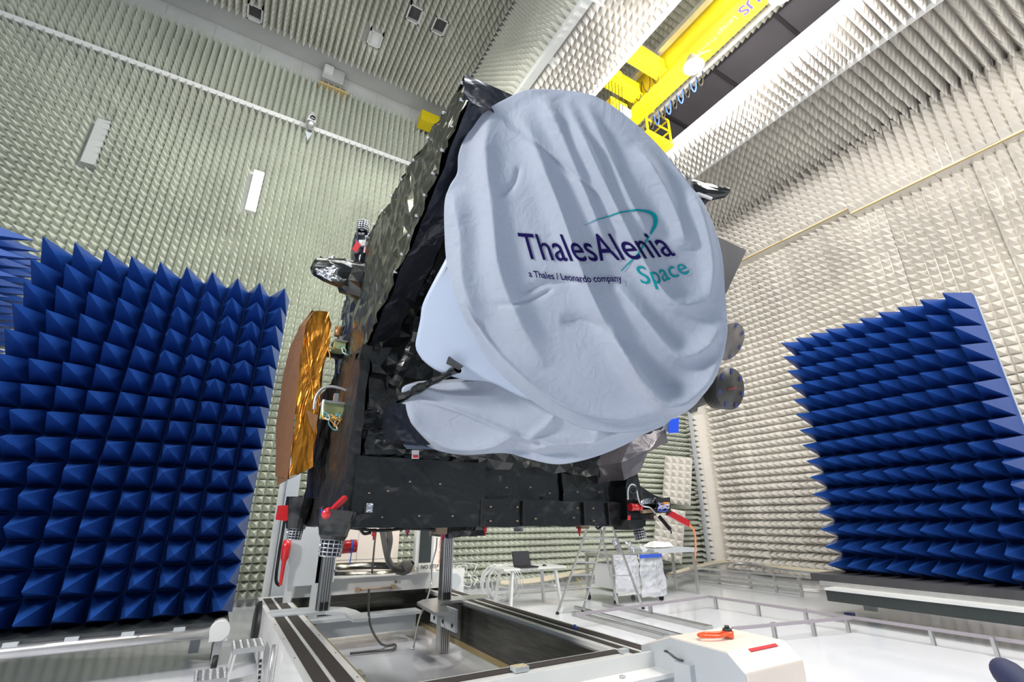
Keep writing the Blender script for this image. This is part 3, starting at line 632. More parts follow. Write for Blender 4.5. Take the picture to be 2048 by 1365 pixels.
mb = MB(); mb.ghex([P_(1281, 1001, 3.8), P_(1312, 996, 3.8), P_(1312, 996, 4.0), P_(1281, 1001, 4.0), P_(1282, 1010, 3.8), P_(1312, 1008, 3.8), P_(1312, 1008, 4.0), P_(1282, 1010, 4.0)], .05); mb.crumple(.008, 9, 5); mb.build('silver_actuator_wrap', 'silver', SAT)
mb = MB(); mb.ghex([P_(1312, 998, 3.75), P_(1340, 995, 3.75), P_(1340, 995, 4.0), P_(1312, 998, 4.0), P_(1312, 1027, 3.75), P_(1342, 1026, 3.75), P_(1342, 1026, 4.0), P_(1312, 1027, 4.0)], .2); ab = mb.build('actuator_box', 'black', SAT)
for k in range(9):
    r0 = random.Random(k+70); pts = [P_(1315+r0.uniform(0, 24), 1004+r0.uniform(0, 18), 3.735) for _ in range(4)]; mb = MB(); mb.tube(pts, .005, 6); mb.build('wire', ['amber', 'tape', 'cable_white'][k % 3], ab)
mb = MB(); mb.tube([P_(x, y, 3.82) for x, y in ((1256, 1000), (1256, 980), (1262, 970), (1270, 972), (1274, 985), (1277, 1000), (1284, 1012), (1300, 1016), (1310, 1026))], .008); mb.build('white_harness', 'cable_white', SAT)
mb = MB(); mb.torus(P_(1265, 980, 3.84), CT, .035, .015); mb.build('cable_ring', 'nozzle', SAT)
mb = MB(); mb.bar(P_(1283, 1024, 3.86), P_(1313, 1022, 3.86), .035); mb.build('actuator_rod', 'brownbox', SAT)
quad_tag([(1256, 1032), (1261, 1031), (1261, 1041), (1255, 1041)], 3.85, 'redtag', 'red_tag')
mb = MB(); mb.bar(P_(1334, 1028, 3.85), P_(1376, 1051, 3.75), .07, .035); mb.bar(P_(1336, 1025, 3.83), P_(1378, 1048, 3.73), .015, .06); mb.build('red_arm_cover', 'red', SAT, 'long red arm cover at lower right')
mb = MB(); mb.bar(P_(1318, 1033, 3.8), P_(1341, 1060, 3.7), .02, .035); mb.bar(P_(1341, 1060, 3.7), P_(1343, 1068, 3.7), .01); mb.build('black_blade', 'black', SAT)
# grey foil shield and right side hardware
mb = MB(); P = [P_(x, y, 3.7) for x, y in ((1292, 868), (1330, 858), (1336, 885), (1292, 908), (1280, 945), (1248, 962), (1243, 925), (1262, 880))]; cc = sum(P, Vector())/8+Vector((0, -.08, 0))
for k in range(8): mb.grid(P[k], P[(k+1) % 8], cc, cc, 3, 4)
P2 = [v+Vector((.02, .5, 0)) for v in P]; strip_grid(mb, P+[P[0]], P2+[P2[0]], 3, 3); mb.crumple(.014, 4, 52); mb.build('grey_foil_shield', 'mli_grey', SAT, 'matt grey foil shield below the right edge of the cloth')
mb = MB(); mb.prism([P_(x, y, 3.75) for x, y in ((1300, 848), (1352, 833), (1356, 862), (1318, 866))], (0, .12, 0)); bb = mb.build('horn_bracket', 'grey_paint', SAT)
mb = MB(); mb.cyl(P_(1318, 852, 3.74), P_(1318, 852, 3.70), .045); mb.build('bracket_hole', 'glass', bb)
mb = MB(); mb.ghex([P_(1338, 840, 3.66), P_(1358, 836, 3.66), P_(1358, 836, 3.8), P_(1338, 840, 3.8), P_(1337, 867, 3.66), P_(1357, 866, 3.66), P_(1357, 866, 3.8), P_(1337, 867, 3.8)], .3); mb.build('blue_cap', 'bluecap', SAT, 'bright blue plastic cap')
def horn(c, nrm, R_, depth, m):
    nrm = Vector(nrm).normalized(); mb = MB(); mb.lathe(c, nrm, [(.001, .0), (R_*.98, .0), (R_, -.012), (R_, -depth), (R_*.8, -depth-.02), (.001, -depth-.02)], 40)
    h = mb.build('feed_horn', m, SAT); x, y, z = frame(nrm)
    for k in range(7):
        q = 2*math.pi*k/7+.3; e = (x*math.cos(q)+y*math.sin(q)); t = y*math.cos(q)-x*math.sin(q)
        mb = MB(); mb.obox(Vector(c)+e*R_*.84+nrm*.003, nrm, .028, .04, .004); mb.build('blue_tape', 'tape_dark', h)
    return h
hc = atF(1462, 778, 4.0); nrm = CR*.48+CT*.87+CU*.05
h1 = horn(hc, nrm, .185, .15, 'disc_m')
x, y, z = frame(nrm); mb = MB(); mb.obox(hc+nrm*.006, CR*1-CT*.6+CU*.1, .03, .004, .11); mb.build('red_mark', 'redtag', h1)
hc2 = atF(1460, 684, 4.35); horn(hc2, CR*.42+CT*.85-CU*.3, .20, .05, 'disc_b')
mb = MB(); a = hc-nrm*.17; mb.lathe(a, -nrm*.4-CR*.95-CU*.5, [(.13, -.02), (.15, .05), (.11, .08), (.11, .2), (.14, .22), (.14, .28), (.10, .30), (.10, .5), (.12, .52), (.09, .9)], 24); mb.build('feed_chain', 'disc_m', SAT)
mb = MB(); mb.gbox((3.6, 3.7, 2.55), (4.0, 4.2, 3.0), .1); mb.crumple(.04, 6, 55); mb.build('feed_mount', 'mli_navy', SAT)
mb = MB()
P = [atF(x, y, 4.5) for x, y in ((1436, 474), (1493, 501), (1452, 588), (1425, 560))]; mb.prism(P, CT*-.03); mb.build('radiator_plate', 'darkplate', SAT, 'dark grey flat plate beyond the right edge of the cloth')
mb = MB(); mb.bar(atF(1400, 540, 4.7), atF(1440, 530, 4.55), .08); mb.build('plate_arm', 'darksteel', SAT)
# tracker upper right
mb = MB(); a = atF(1375, 385, 3.35); b = atF(1455, 384, 3.35); mb.lathe(b, a-b, [(.001, 0), (.035, .0), (.045, .02), (.06, .1), (.085, .2), (.1, .3), (.1, .42)], 16); mb.crumple(.02, 9, 60); mb.build('right_tracker_baffle', 'mli', SAT, smooth=False)
mb = MB(); mb.bar(atF(1378, 366, 3.3), atF(1412, 381, 3.3), .012, .03); mb.build('gold_edge_strip', 'gold', SAT)
mb = MB(); mb.bar(atF(1383, 383, 3.28), atF(1424, 398, 3.28), .02, .02); mb.build('white_bar', 'whitetag', SAT)
mb = MB(); mb.prism([atF(x, y, 3.34) for x, y in ((1375, 368), (1412, 380), (1424, 396), (1405, 415), (1385, 405))], CT*-.1); mb.build('tracker_bracket', 'mli_grey', SAT)
# struts in front of the bus
def strut(a, b, r, m='mli', seed=1):
    mb = MB(); mb.lathe(a, Vector(b)-Vector(a), [(r*(1+.25*math.sin(k*1.7)), (Vector(b)-Vector(a)).length*k/12) for k in range(13)], 8); mb.crumple(.012, 9, seed); return mb.build('strut', m, SAT, smooth=False)
strut(atF(842, 655, 3.9), atF(790, 770, 4.1), .05, 'mli', 62)
strut(atF(790, 590, 4.0), atF(842, 630, 3.8), .045, 'mli_green', 63)
mb = MB(); mb.gbox(tuple(atF(836, 650, 3.85)-Vector((.05, .05, .06))), tuple(atF(836, 650, 3.85)+Vector((.05, .05, .06))), .05); mb.crumple(.02, 9, 6); mb.build('strut_joint', 'mli', SAT)
mb = MB(); pc = atF(832, 852, 4.0); mb.gbox(tuple(pc-Vector((.22, .10, .16))), tuple(pc+Vector((.22, .25, .16))), .08); mb.crumple(.035, 5, 64); mb.build('foil_wrapped_unit', 'mli_navy', SAT, smooth=False)
mb = MB(); mb.grid(atY(800, 880, 3.96), atY(890, 882, 3.9), atY(880, 900, 3.85), atY(813, 898, 3.9), 2, 2); mb.prism([atY(x, y, 3.93) for x, y in ((800, 881), (838, 880), (880, 885), (890, 899), (815, 898))], (0, .02, 0)); mb.build('mirror_tile', 'white_ref', SAT)
quad_tag([(824, 901), (838, 901), (838, 918), (824, 918)], 3.94, 'whitetag', 'white_tag'); quad_tag([(826, 911), (837, 911), (837, 916), (826, 916)], 3.935, 'redtag', 'red_tag')
# underside bits
for (x, y, m_) in ((748, 1068, 'redtag'), (887, 1072, 'purple'), (970, 1060, 'redtag'), (1159, 1063, 'redtag'), (815, 1062, 'purple')):
    p = atY(x, y, 4.3); mb = MB(); mb.cyl(p+Vector((0, 0, .04)), p+Vector((0, 0, -.02)), .018); mb.cyl(p+Vector((0, 0, -.02)), p+Vector((0, 0, -.05)), .007); c_ = mb.build('remove_before_flight_plug', m_, SAT); c_.name = 'red_plug'
for (x, y) in ((880, 1062), (1165, 1052)):
    p = atY(x, y, 4.3); mb = MB(); mb.box((p.x-.05, 4.25, p.z-.03), (p.x+.05, 4.35, p.z+.08)); mb.build('connector', 'brownbox', SAT)
p = atY(1037, 1050, 4.4); cage_nozzle(p+Vector((0, 0, .02)), (0, 0, -1), .05, .045, .08, shroud=[(.06, 0), (.09, -.08)])
for k, pts in enumerate([[(720, 1058), (728, 1068), (742, 1066)], [(800, 1062), (812, 1058), (870, 1060)], [(940, 1058), (946, 1064), (950, 1058)], [(1190, 1050), (1196, 1058), (1204, 1052), (1213, 1050)], [(700, 1056), (760, 1062), (830, 1056), (870, 1062)]]):
    mb = MB(); mb.tube([atY(x, y, 4.2) for x, y in pts], .012); mb.build('harness', 'black', SAT)
mb = MB(); q1, q2 = atY(888, 1060, 4.4), atY(962, 1060, 4.4); mb.gbox((q1.x, 4.3, 1.60), (q2.x, 4.8, 1.70), .06); mb.crumple(.02, 5, 70); mb.build('underside_blanket', 'mli', SAT)
# ------------------------------------------------------------------ reflectors and cloth covers
DC = atF(1172, 520, 2.68); DN = -ray(1172, 520).normalized()
def onplane(x, y, off=0, C=DC, N=DN):
    r = ray(x, y); c = C+N*off; return CAM+r*((c-CAM).dot(N)/r.dot(N))
out1 = [(1095,178),(1150,183),(1200,199),(1250,232),(1300,275),(1340,320),(1370,360),(1400,403),(1420,440),(1435,480),(1444,520),(1449,570),(1453,620),(1454,660),(1450,690),(1440,722),(1425,755),(1400,790),(1370,822),(1330,845),(1290,860),(1240,866),(1190,862),(1150,851),(1100,826),(1050,790),(1000,745),(965,705),(950,672),(935,648),(920,616),(905,570),(893,520),(889,470),(890,405),(900,372),(915,347),(918,308),(932,272),(960,235),(995,206),(1042,184)]
folds = [  # polyline, width px, height m
    ([(985,225),(975,300),(990,420),(1005,540),(1045,640),(1095,735)], 26, .030),
    ([(1040,215),(1085,330),(1125,430),(1180,580),(1240,690),(1320,785),(1400,800)], 22, .036),
    ([(1085,190),(1125,280),(1175,400),(1215,500)], 14, .022),
    ([(1130,195),(1175,300),(1230,420),(1290,535),(1350,605),(1430,590)], 18, .034),
    ([(1165,200),(1215,310),(1260,410),(1300,480)], 14, .020),
    ([(1270,290),(1320,370),(1355,450),(1365,500)], 18, .022),
    ([(1225,560),(1290,640),(1350,705),(1405,690),(1445,640)], 20, .030),
    ([(1215,640),(1275,750),(1330,800),(1400,770),(1448,690)], 20, .030),
    ([(905,380),(925,470),(930,560),(960,650)], 22, .018),
    ([(1000,700),(1080,770),(1160,815),(1260,830),(1350,810)], 14, .012),
    ([(925,590),(965,660),(1010,715),(1100,790),(1200,832),(1290,835)], 3.5, .010),
    ([(1380,380),(1405,450),(1420,530),(1415,600)], 16, .018),
    ([(1040,590),(1100,565),(1160,560)], 8, -.008), ([(1120,640),(1200,650),(1270,700)], 14, -.014),
    ([(985,610),(1060,600),(1110,575)], 5, -.008), ([(1040,330),(1030,370),(1000,400)], 6, -.006), ([(1000,230),(1120,330),(1200,400)], 5, -.008),
]
def segd(X, Y, a, b):
    ax, ay = a; bx_, by = b; dx, dy = bx_-ax, by-ay; t = np.clip(((X-ax)*dx+(Y-ay)*dy)/(dx*dx+dy*dy), 0, 1)
    return np.hypot(X-ax-t*dx, Y-ay-t*dy), t
def fold_height(X, Y, F_):
    H = np.zeros_like(X)
    for pl, w_, h_ in F_:
        pts = [Vector((p[0], p[1], 0)) for p in pl]; pts = [(p.x, p.y) for p in spline(pts, 5)]; n = len(pts)-1
        best = np.full(X.shape, 1e9); par = np.zeros_like(X)
        for k in range(n):
            d, t = segd(X, Y, pts[k], pts[k+1]); m_ = d < best; best = np.where(m_, d, best); par = np.where(m_, (k+t)/n, par)
        fade = np.clip(np.minimum(par, 1-par)*5, 0, 1)
        H += h_*3.2*fade*(.6*np.exp(-(best/w_)**2)+.4*np.exp(-best/(w_*.7)))
    return H
def cloth1_h(X, Y):
    r2 = ((X-1172)/285)**2+((Y-520)/350)**2
    H = .06*(1-np.minimum(r2, 1))+fold_height(X, Y, folds)
    s = (X*.45-Y*.2)/1.0                      # long shallow ripples of the hanging fabric
    H += .009*np.sin((X*.9-Y*.42)/17.0+np.sin(Y/60.0)*1.2)*np.clip((700-Y)/300, 0, 1)
    H += .005*np.sin((X*.25+Y*.9)/24.0+np.sin(X/50.0))*np.clip((Y-560)/200, 0, 1)
    return H
def cloth_shell(name, outl, cen, hf, m, off=0, wrap=((.04, 1.0), (.10, .995), (.18, .985), (.26, .97)), nr=110, na=300, parent=None):
    pts = spline([Vector((x, y, 0)) for x, y in outl], 8, True)
    L = [0]
    for k in range(len(pts)): L.append(L[-1]+(pts[(k+1) % len(pts)]-pts[k]).length)
    o = []
    for k in range(na):
        s = L[-1]*k/na; j = int(np.searchsorted(L, s, 'right'))-1; t = (s-L[j])/(L[j+1]-L[j]); o.append(pts[j].lerp(pts[(j+1) % len(pts)], t))
    O = np.array([[p.x, p.y] for p in o]); C = np.array(cen, float)
    rings = [C+(O-C)*(k/nr) for k in range(1, nr+1)]
    A = np.concatenate([C[None]]+rings); H = hf(A[:, 0], A[:, 1])
    V = [onplane(x, y, off)+DN*h for (x, y), h in zip(A, H)]
    Hrim = H[-na:]
    for dz, sc in wrap:
        for k in range(na):
            x, y = C+(O[k]-C)*sc; V.append(onplane(x, y, off)+DN*(Hrim[k]*.5-dz))
    R = nr+len(wrap); F = [(0, 1+(k+1) % na, 1+k) for k in range(na)]
    for j in range(R-1):
        for k in range(na): a = 1+j*na+k; b = 1+j*na+(k+1) % na; F.append((a, b, b+na, a+na))
    mb = MB(); mb.v = [tuple(v) for v in V]; mb.f = F; mb.sm = [True]*len(F)
    return mb.build(name, m, parent, origin=V[0])
c1 = cloth_shell('cover_cloth', out1, (1172, 520), cloth1_h, 'cloth')
tag(c1, 'large pale printed cloth draped over the round front antenna reflector', 'cloth cover')
# reflector below the cloth
mb = MB(); c = onplane(1172, 500, -.06)
ring = [onplane(x, y, -.07)*.965+onplane(1172, 520, -.07)*.035 for x, y in out1]; mb.prism(ring, -DN*.05); mb.build('front_reflector', 'white_ref', SAT)
mb = MB(); a = onplane(1172, 520, -.13); mb.cyl(a, a-DN*.9, .10, .14); mb.build('reflector_arm', 'mli_s', SAT)
# white reflector seen beneath it at the left
out3 = [(960,420),(915,470),(893,518),(870,562),(848,608),(843,640),(833,688),(838,705),(850,722),(880,742),(930,758),(985,765),(1060,800),(1150,800),(1250,740),(1200,560),(1080,440)]
def h3(X, Y): return .05*np.exp(-(((X-930)/120)**2+((Y-640)/150)**2))
c3 = cloth_shell('white_reflector', out3, (1010, 640), h3, 'white_ref', off=-.30, wrap=((.012, 1.004), (.03, 1.0), (.04, .97)), nr=20, na=120, parent=SAT)
mb = MB(); mb.tube([onplane(x, y, -.27) for x, y in ((893, 535), (870, 585), (857, 615), (848, 650))], .003, 6); mb.build('reflector_seam', 'board', c3)
s1 = strut(atF(795, 800, 3.9), onplane(915, 738, -.19), .032, 'mli', 61)
mb = MB(); mb.prism([onplane(x, y, -.17) for x, y in ((896, 715), (905, 722), (925, 735), (918, 741), (906, 735), (892, 728))], -DN*.04); mb.build('strut_foot', 'mli_s', s1)
# second cloth below
out2 = [(803,790),(804,777),(815,771),(850,769),(880,767),(930,763),(985,760),(1060,765),(1150,775),(1250,780),(1320,800),(1350,825),(1330,850),(1290,868),(1250,890),(1200,911),(1150,925),(1110,929),(1060,920),(1000,905),(930,908),(870,898),(833,874),(815,842),(806,812)]
folds2 = [([(812,792),(900,812),(980,842),(1060,872),(1160,880),(1260,850)], 5, .010), ([(815,800),(840,850),(900,890),(980,890),(1040,860)], 16, .018), ([(840,772),(900,785),(1000,790)], 12, .015),
          ([(1060,900),(1120,880),(1200,870),(1280,845)], 12, .016), ([(1050,880),(1100,840),(1110,820)], 8, .012), ([(1000,895),(1080,910),(1160,905)], 10, -.012), ([(1170,895),(1190,870),(1200,850)], 8, .012)]
def h2(X, Y): return .05*np.clip(1-((X-1050)/260)**2-((Y-830)/90)**2, 0, 1)+fold_height(X, Y, folds2)+.004*np.sin((X*.3+Y*.9)/14)
c2 = cloth_shell('cover_cloth', out2, (1040, 840), h2, 'cloth', off=-.46, wrap=((.03, 1.0), (.08, .99), (.16, .97)), nr=50, na=240)
tag(c2, 'smaller plain white cloth over the lower reflector, beneath the printed cloth', 'cloth cover')
# lettering printed on the large cloth
def lerp_tab(tab, s):
    for k in range(len(tab)-1):
        if s <= tab[k+1][0] or k == len(tab)-2:
            t = (s-tab[k][0])/(tab[k+1][0]-tab[k][0]); return [tab[k][i]+(tab[k+1][i]-tab[k][i])*t for i in range(1, 5)]
def smooth_tab(tab):
    # tab rows (s, x, y, ux, uy) -> smoother evaluation with quadratic fit
    A = np.array(tab, float); deg = min(3, len(tab)-1); cs = [np.polyfit(A[:, 0], A[:, i], deg) for i in range(1, 5)]
    return lambda s: [np.polyval(c, s) for c in cs]
def put_on_cloth(name, me, fn, m, off=.006):
    bm = bmesh.new(); bm.from_mesh(me)
    xs = [v.co.x for v in bm.verts]; x0, x1 = min(xs), max(xs)
    n = max(8, int((x1-x0)*14))
    for k in range(1, n): bmesh.ops.bisect_plane(bm, geom=bm.verts[:]+bm.edges[:]+bm.faces[:], plane_co=(x0+(x1-x0)*k/n, 0, 0), plane_no=(1, 0, 0))
    for k in range(-2, 9): bmesh.ops.bisect_plane(bm, geom=bm.verts[:]+bm.edges[:]+bm.faces[:], plane_co=(0, k*.12, 0), plane_no=(0, 1, 0))
    bm.verts.ensure_lookup_table(); P = np.array([fn(v.co.x, v.co.y, x0, x1) for v in bm.verts]); H = cloth1_h(P[:, 0], P[:, 1]); o0 = woff(c1)
    for v, p, h in zip(bm.verts, P, H): v.co = onplane(p[0], p[1])+DN*(h+off)-o0
    bmesh.ops.triangulate(bm, faces=bm.faces[:]); me2 = bpy.data.meshes.new(name); bm.to_mesh(me2); bm.free(); me2.materials.append(M[m])
    o = bpy.data.objects.new(name, me2); COL.objects.link(o); o.parent = c1; return o
def line_of_text(name, body, tab, m, bold=0, cap=.70, off=.008):
    me = text_mesh(body, 1.0, bold); f = smooth_tab(tab)
    def fn(x, y, x0, x1):
        a = f((x-x0)/(x1-x0)); return (a[0]+a[2]*y/cap, a[1]+a[3]*y/cap)
    return put_on_cloth(name, me, fn, m, off)
line_of_text('printed_name', 'ThalesAlenia', [(0, 1050, 517, -13, -51), (.25, 1124, 522, -19, -52), (.5, 1197, 521, -26, -52), (.78, 1281, 518, -31, -51), (1, 1350, 511, -36, -48)], 'navy_text', bold=.004)
line_of_text('printed_word', 'Space', [(0, 1280, 566, -13, -35), (.33, 1313, 564, -15, -34), (.66, 1345, 556, -18, -32), (1, 1378, 546, -20, -30)], 'teal_text')
line_of_text('printed_subtitle', 'a Thales / Leonardo company', [(0, 1061, 553, -3, -13), (.3, 1115.6, 558.5, -4, -13), (.62, 1173.8, 562, -4, -13), (1, 1243, 561.5, -5, -13)], 'navy_text', bold=.018, off=.02)
def swoosh(pts):
    c = spline([Vector((x, y, w_)) for x, y, w_ in pts], 8); P = []; 
    for k, p in enumerate(c):
        d = (c[min(k+1, len(c)-1)]-c[max(k-1, 0)]); d = Vector((d.x, d.y, 0)).normalized(); nn = Vector((-d.y, d.x, 0))
        P += [(p.x+nn.x*p.z/2, p.y+nn.y*p.z/2), (p.x-nn.x*p.z/2, p.y-nn.y*p.z/2)]
    A = np.array(P); H = cloth1_h(A[:, 0], A[:, 1]); mb = MB(); mb.v = [tuple(onplane(x, y)+DN*(h+.0075)) for (x, y), h in zip(P, H)]
    mb.f = [(2*k, 2*k+1, 2*k+3, 2*k+2) for k in range(len(c)-1)]; mb.sm = [True]*len(mb.f); return mb.build('printed_swoosh', 'teal_text', c1)
swoosh([(1169, 453, .8), (1190, 444, 1.6), (1225, 433, 2.6), (1262, 425, 3.4), (1290, 425, 5.5), (1304, 431, 8), (1309, 441, 8), (1307, 453, 7), (1302, 463, 5), (1298, 471, 3.5)])
swoosh([(1296, 474, 3), (1288, 486, 3.6), (1275, 503, 3.4), (1260, 522, 3), (1241, 542, 2)])
# ================================================================== DOLLY UNDER THE SATELLITE
D = root('transport_dolly', (2.2, 6, 0), 'low white steel dolly frame with brown tread strips under the satellite', 'dolly')
def part(name, m, *boxes, parent=D, label=None):
    mb = MB()
    for b in boxes: mb.box(b[:3], b[3:])
    return mb.build(name, m, parent, label)
def slab(x0, y0, x1, y1, Y, th):
    a = atY(x0, y0, Y); b = atY(x1, y1, Y); c = atY(x0, y1, Y); d = atY(x1, y0, Y)
    return (min(a.x, c.x), Y, min(b.z, c.z), max(b.x, d.x), Y+th, max(a.z, d.z))
BT = .65
part('side_beam', 'white_paint', (.76, 3.0, .08, 1.15, 8.9, BT), label='left side beam with two tread strips')
part('side_beam', 'white_paint', (3.30, 3.45, .30, 3.68, 10.6, BT), label='right side beam with two tread strips')
part('front_beam', 'white_paint', (1.15, 3.5, .12, 3.5, 3.88, BT-.005))
for a, b in ((.82, .925), (.965, 1.08)): part('tread_strip', 'tread', (a, 3.05, BT, b, 8.7, BT+.006))
for a, b in ((3.375, 3.455), (3.52, 3.64)): part('tread_strip', 'tread', (a, 3.6, BT, b, 10.5, BT+.006))
for a, b in ((3.53, 3.64), (3.73, 3.84)): part('tread_strip', 'tread', (1.2, a, BT-.004, 3.33, b, BT+.003))
part('edge_strip', 'brass', (1.15, 3.0, BT-.06, 1.175, 8.6, BT-.01)); part('edge_strip', 'brass', (3.24, 3.9, .10, 3.30, 9.0, .17))
part('inner_skin', 'steel', (3.25, 3.88, .14, 3.299, 9.2, BT-.04), label='dark mirror-like inner side of the right beam')
part('side_marking', 'black_text', *[(.757, 3.3+k*.32, .12, .7595, 3.3+k*.32+.1+.06*(k % 2), .22) for k in range(6)])
mb = MB()
for k in range(7): yy = 3.4+k*.8; mb.cyl((.79, yy, BT), (.79, yy, BT+.004), .006, n=8); mb.cyl((1.125, yy, BT), (1.125, yy, BT+.004), .006, n=8)
mb.build('screw', 'darksteel', D)['kind'] = 'stuff'
part('front_apron', 'white_paint', (1.6, 3.42, .58, 3.4, 3.45, .71)); part('front_shelf', 'white_paint', (1.6, 3.22, .57, 3.4, 3.44, .60))
for x_ in (2.55, 2.95): mb = MB(); mb.cyl((x_, 3.33, .60), (x_, 3.33, .615), .022); mb.build('bolt', 'alu', D)
p = atZ(1040, 1343, BT); mb = MB(); mb.box((p.x-.06, p.y-.04, BT), (p.x+.06, p.y+.05, BT+.035)); bkk = mb.build('stop_block', 'grey_paint', D)
part('stop_stripe', 'wood', (p.x-.05, p.y-.03, BT+.035, p.x-.03, p.y+.04, BT+.038), (p.x-.01, p.y-.03, BT+.035, p.x+.01, p.y+.04, BT+.038), (p.x+.03, p.y-.03, BT+.035, p.x+.05, p.y+.04, BT+.038), parent=bkk)
p = atZ(1247, 1307, BT); part('latch_block', 'grey_paint', (p.x-.03, p.y-.02, BT, p.x+.05, p.y+.04, BT+.03))
# rear cross beam and frames
part('rear_beam', 'white_paint', (1.15, 8.25, .69, 3.45, 8.5, .93)); part('rear_lip', 'white_paint', (1.5, 8.15, .92, 3.25, 8.26, .94))
part('lower_rear_beam', 'grey_paint', (1.25, 8.1, .16, 3.0, 8.3, .40)); part('rear_skin', 'steel', (1.2, 8.55, .1, 3.4, 8.6, .70)); 
part('lower_lip', 'grey_paint', (1.25, 7.98, .38, 3.05, 8.3, .42))
mb = MB(); a = atY(715, 1181, 8.2); b = atY(787, 1175, 8.2); mb.tube([a, b], .015, 8, 0); mb.box((a.x-.03, 8.17, a.z-.03), (a.x+.03, 8.25, a.z+.03)); mb.box((b.x-.03, 8.17, b.z-.03), (b.x+.03, 8.25, b.z+.03)); mb.build('lifting_bar', 'brownbox', D)
f = part('left_gusset_plate', 'grey_paint', (1.02, 8.1, .86, 1.58, 8.14, 1.95)); part('gusset_leg', 'grey_paint', (1.02, 8.1, .3, 1.12, 8.14, .86), (1.38, 8.1, .2, 1.50, 8.14, .86))
part('step_bracket', 'white_paint', slab(644, 1062, 667, 1165, 8.1, .08))
part('bracket_window', 'darksteel', slab(650, 1103, 661, 1135, 8.085, .02))
a = atY(647.5, 1149, 8.07); text_on('STEP', (a.x, 8.07, a.z-.0), (1, 0, 0), (0, 0, 1), .055, 'black_text', parent=D, bold=.02)
part('step_plate', 'white_paint', slab(644, 1140, 667, 1165, 8.08, .02))
part('right_column', 'white_paint', slab(834, 1060, 866, 1135, 8.15, .12)); part('column_window', 'darksteel', slab(842, 1060, 861, 1125, 8.13, .02))
part('no_step_plate', 'white_paint', slab(838, 1128, 867, 1144, 8.05, .06))
a = atY(842, 1140, 8.04); text_on('NO STEP', (a.x, 8.04, a.z+.01), (1, 0, 0), (0, 0, 1), .055, 'black_text', parent=D, bold=.02)
a = atY(789, 1168, 8.24); text_on('PF 1', (a.x, 8.24, a.z), (1, 0, 0), (0, 0, 1), .04, 'black_text', parent=D, bold=.02)
part('hub_bracket', 'white_paint', (3.45, 8.3, .1, 3.9, 8.5, .95)); mb = MB(); mb.cyl((3.68, 8.2, .78), (3.68, 8.32, .78), .12); mb.build('hub', 'grey_paint', D)
mb = MB(); mb.lathe((2.35, 9.3, .86), (0, 0, 1), [(.95, 0), (.95, .12), (.88, .12), (.88, .0)], 48); mb.build('ring', 'steel', D)
part('ring_block', 'grey_paint', (1.7, 8.6, .86, 1.82, 8.8, 1.0)); part('ring_block', 'grey_paint', (1.5, 8.6, .86, 1.58, 8.8, 1.08))
# black disc wheel at the left beam
mb = MB(); mb.lathe((.74, 8.15, .42), (-1, 0, 0), [(.001, .04), (.24, .04), (.27, .02), (.28, -.02)], 36); mb.build('wheel_disc', 'black', D)
# outrigger arms with posts that carry the satellite
def outrigger(cx_, cy_, left):
    s = -1 if left else 1
    mb = MB(); z_ = BT+.02
    if left: pl = [(540, 1221), (600, 1216), (650, 1214), (690, 1215), (712, 1221), (737, 1234), (737, 1237), (706, 1239), (690, 1226), (650, 1224), (545, 1233)]
    else: pl = [(834, 1205), (845, 1200), (876, 1196), (960, 1189), (976, 1190), (976, 1196), (905, 1202), (885, 1206), (880, 1212), (903, 1222), (902, 1225), (870, 1226), (848, 1214)]
    P = [atZ(x, y, z_) for x, y in pl]; mb.prism(P, (0, 0, -.035)); o = mb.build('outrigger_plate', 'grey_paint' if left else 'alu', D)
    mb = MB()
    if left: mb.box((cx_-.075, cy_-.07, BT), (cx_+.075, cy_+.07, 1.72)); z0 = .1
    else: mb.box((cx_-.075, cy_-.07, .03), (cx_+.075, cy_+.07, 1.62)); z0 = .03
    q = mb.build('support_post', 'alu', D)
    mb = MB()
    for k in (-.045, -.015, .015, .045): mb.box((cx_+k-.004, cy_-.075, z0 if not left else BT+.02), (cx_+k+.004, cy_-.069, 1.6)); mb.box((cx_-.078, cy_+k-.004, BT+.02), (cx_-.074, cy_+k+.004, 1.6))
    mb.build('post_groove', 'darksteel', q)
    mb = MB()
    for k in (-.03, .03): mb.box((cx_+k-.02, cy_-.1, BT+.03), (cx_+k+.02, cy_-.08, BT+.12))
    mb.build('base_clip', 'black', q)
pL = atZ(644, 1221, BT+.02); outrigger(pL.x, pL.y, True)
pR = atZ(889, 1200, BT+.02); outrigger(pR.x, pR.y, False)
part('perforated_plate', 'grey_paint', (3.0, 6.6, .35, 3.03, 7.5, .62))
mb = MB(); [mb.cyl((2.99, 6.7+k*.16, .42+.12*(k % 2)), (3.0, 6.7+k*.16, .42+.12*(k % 2)), .025, n=10) for k in range(5)]; mb.build('plate_holes', 'black', D)
mb = MB(); mb.cyl((.72, 5.85, .02), (.72, 5.85, .60), .018); mb.build('outrigger_leg', 'alu', D)
part('side_plate', 'alu', slab(700, 1300, 733, 1335, 5.2, .2)[:2]+(.38,)+slab(700, 1300, 733, 1335, 5.2, .2)[3:5]+(.40,))
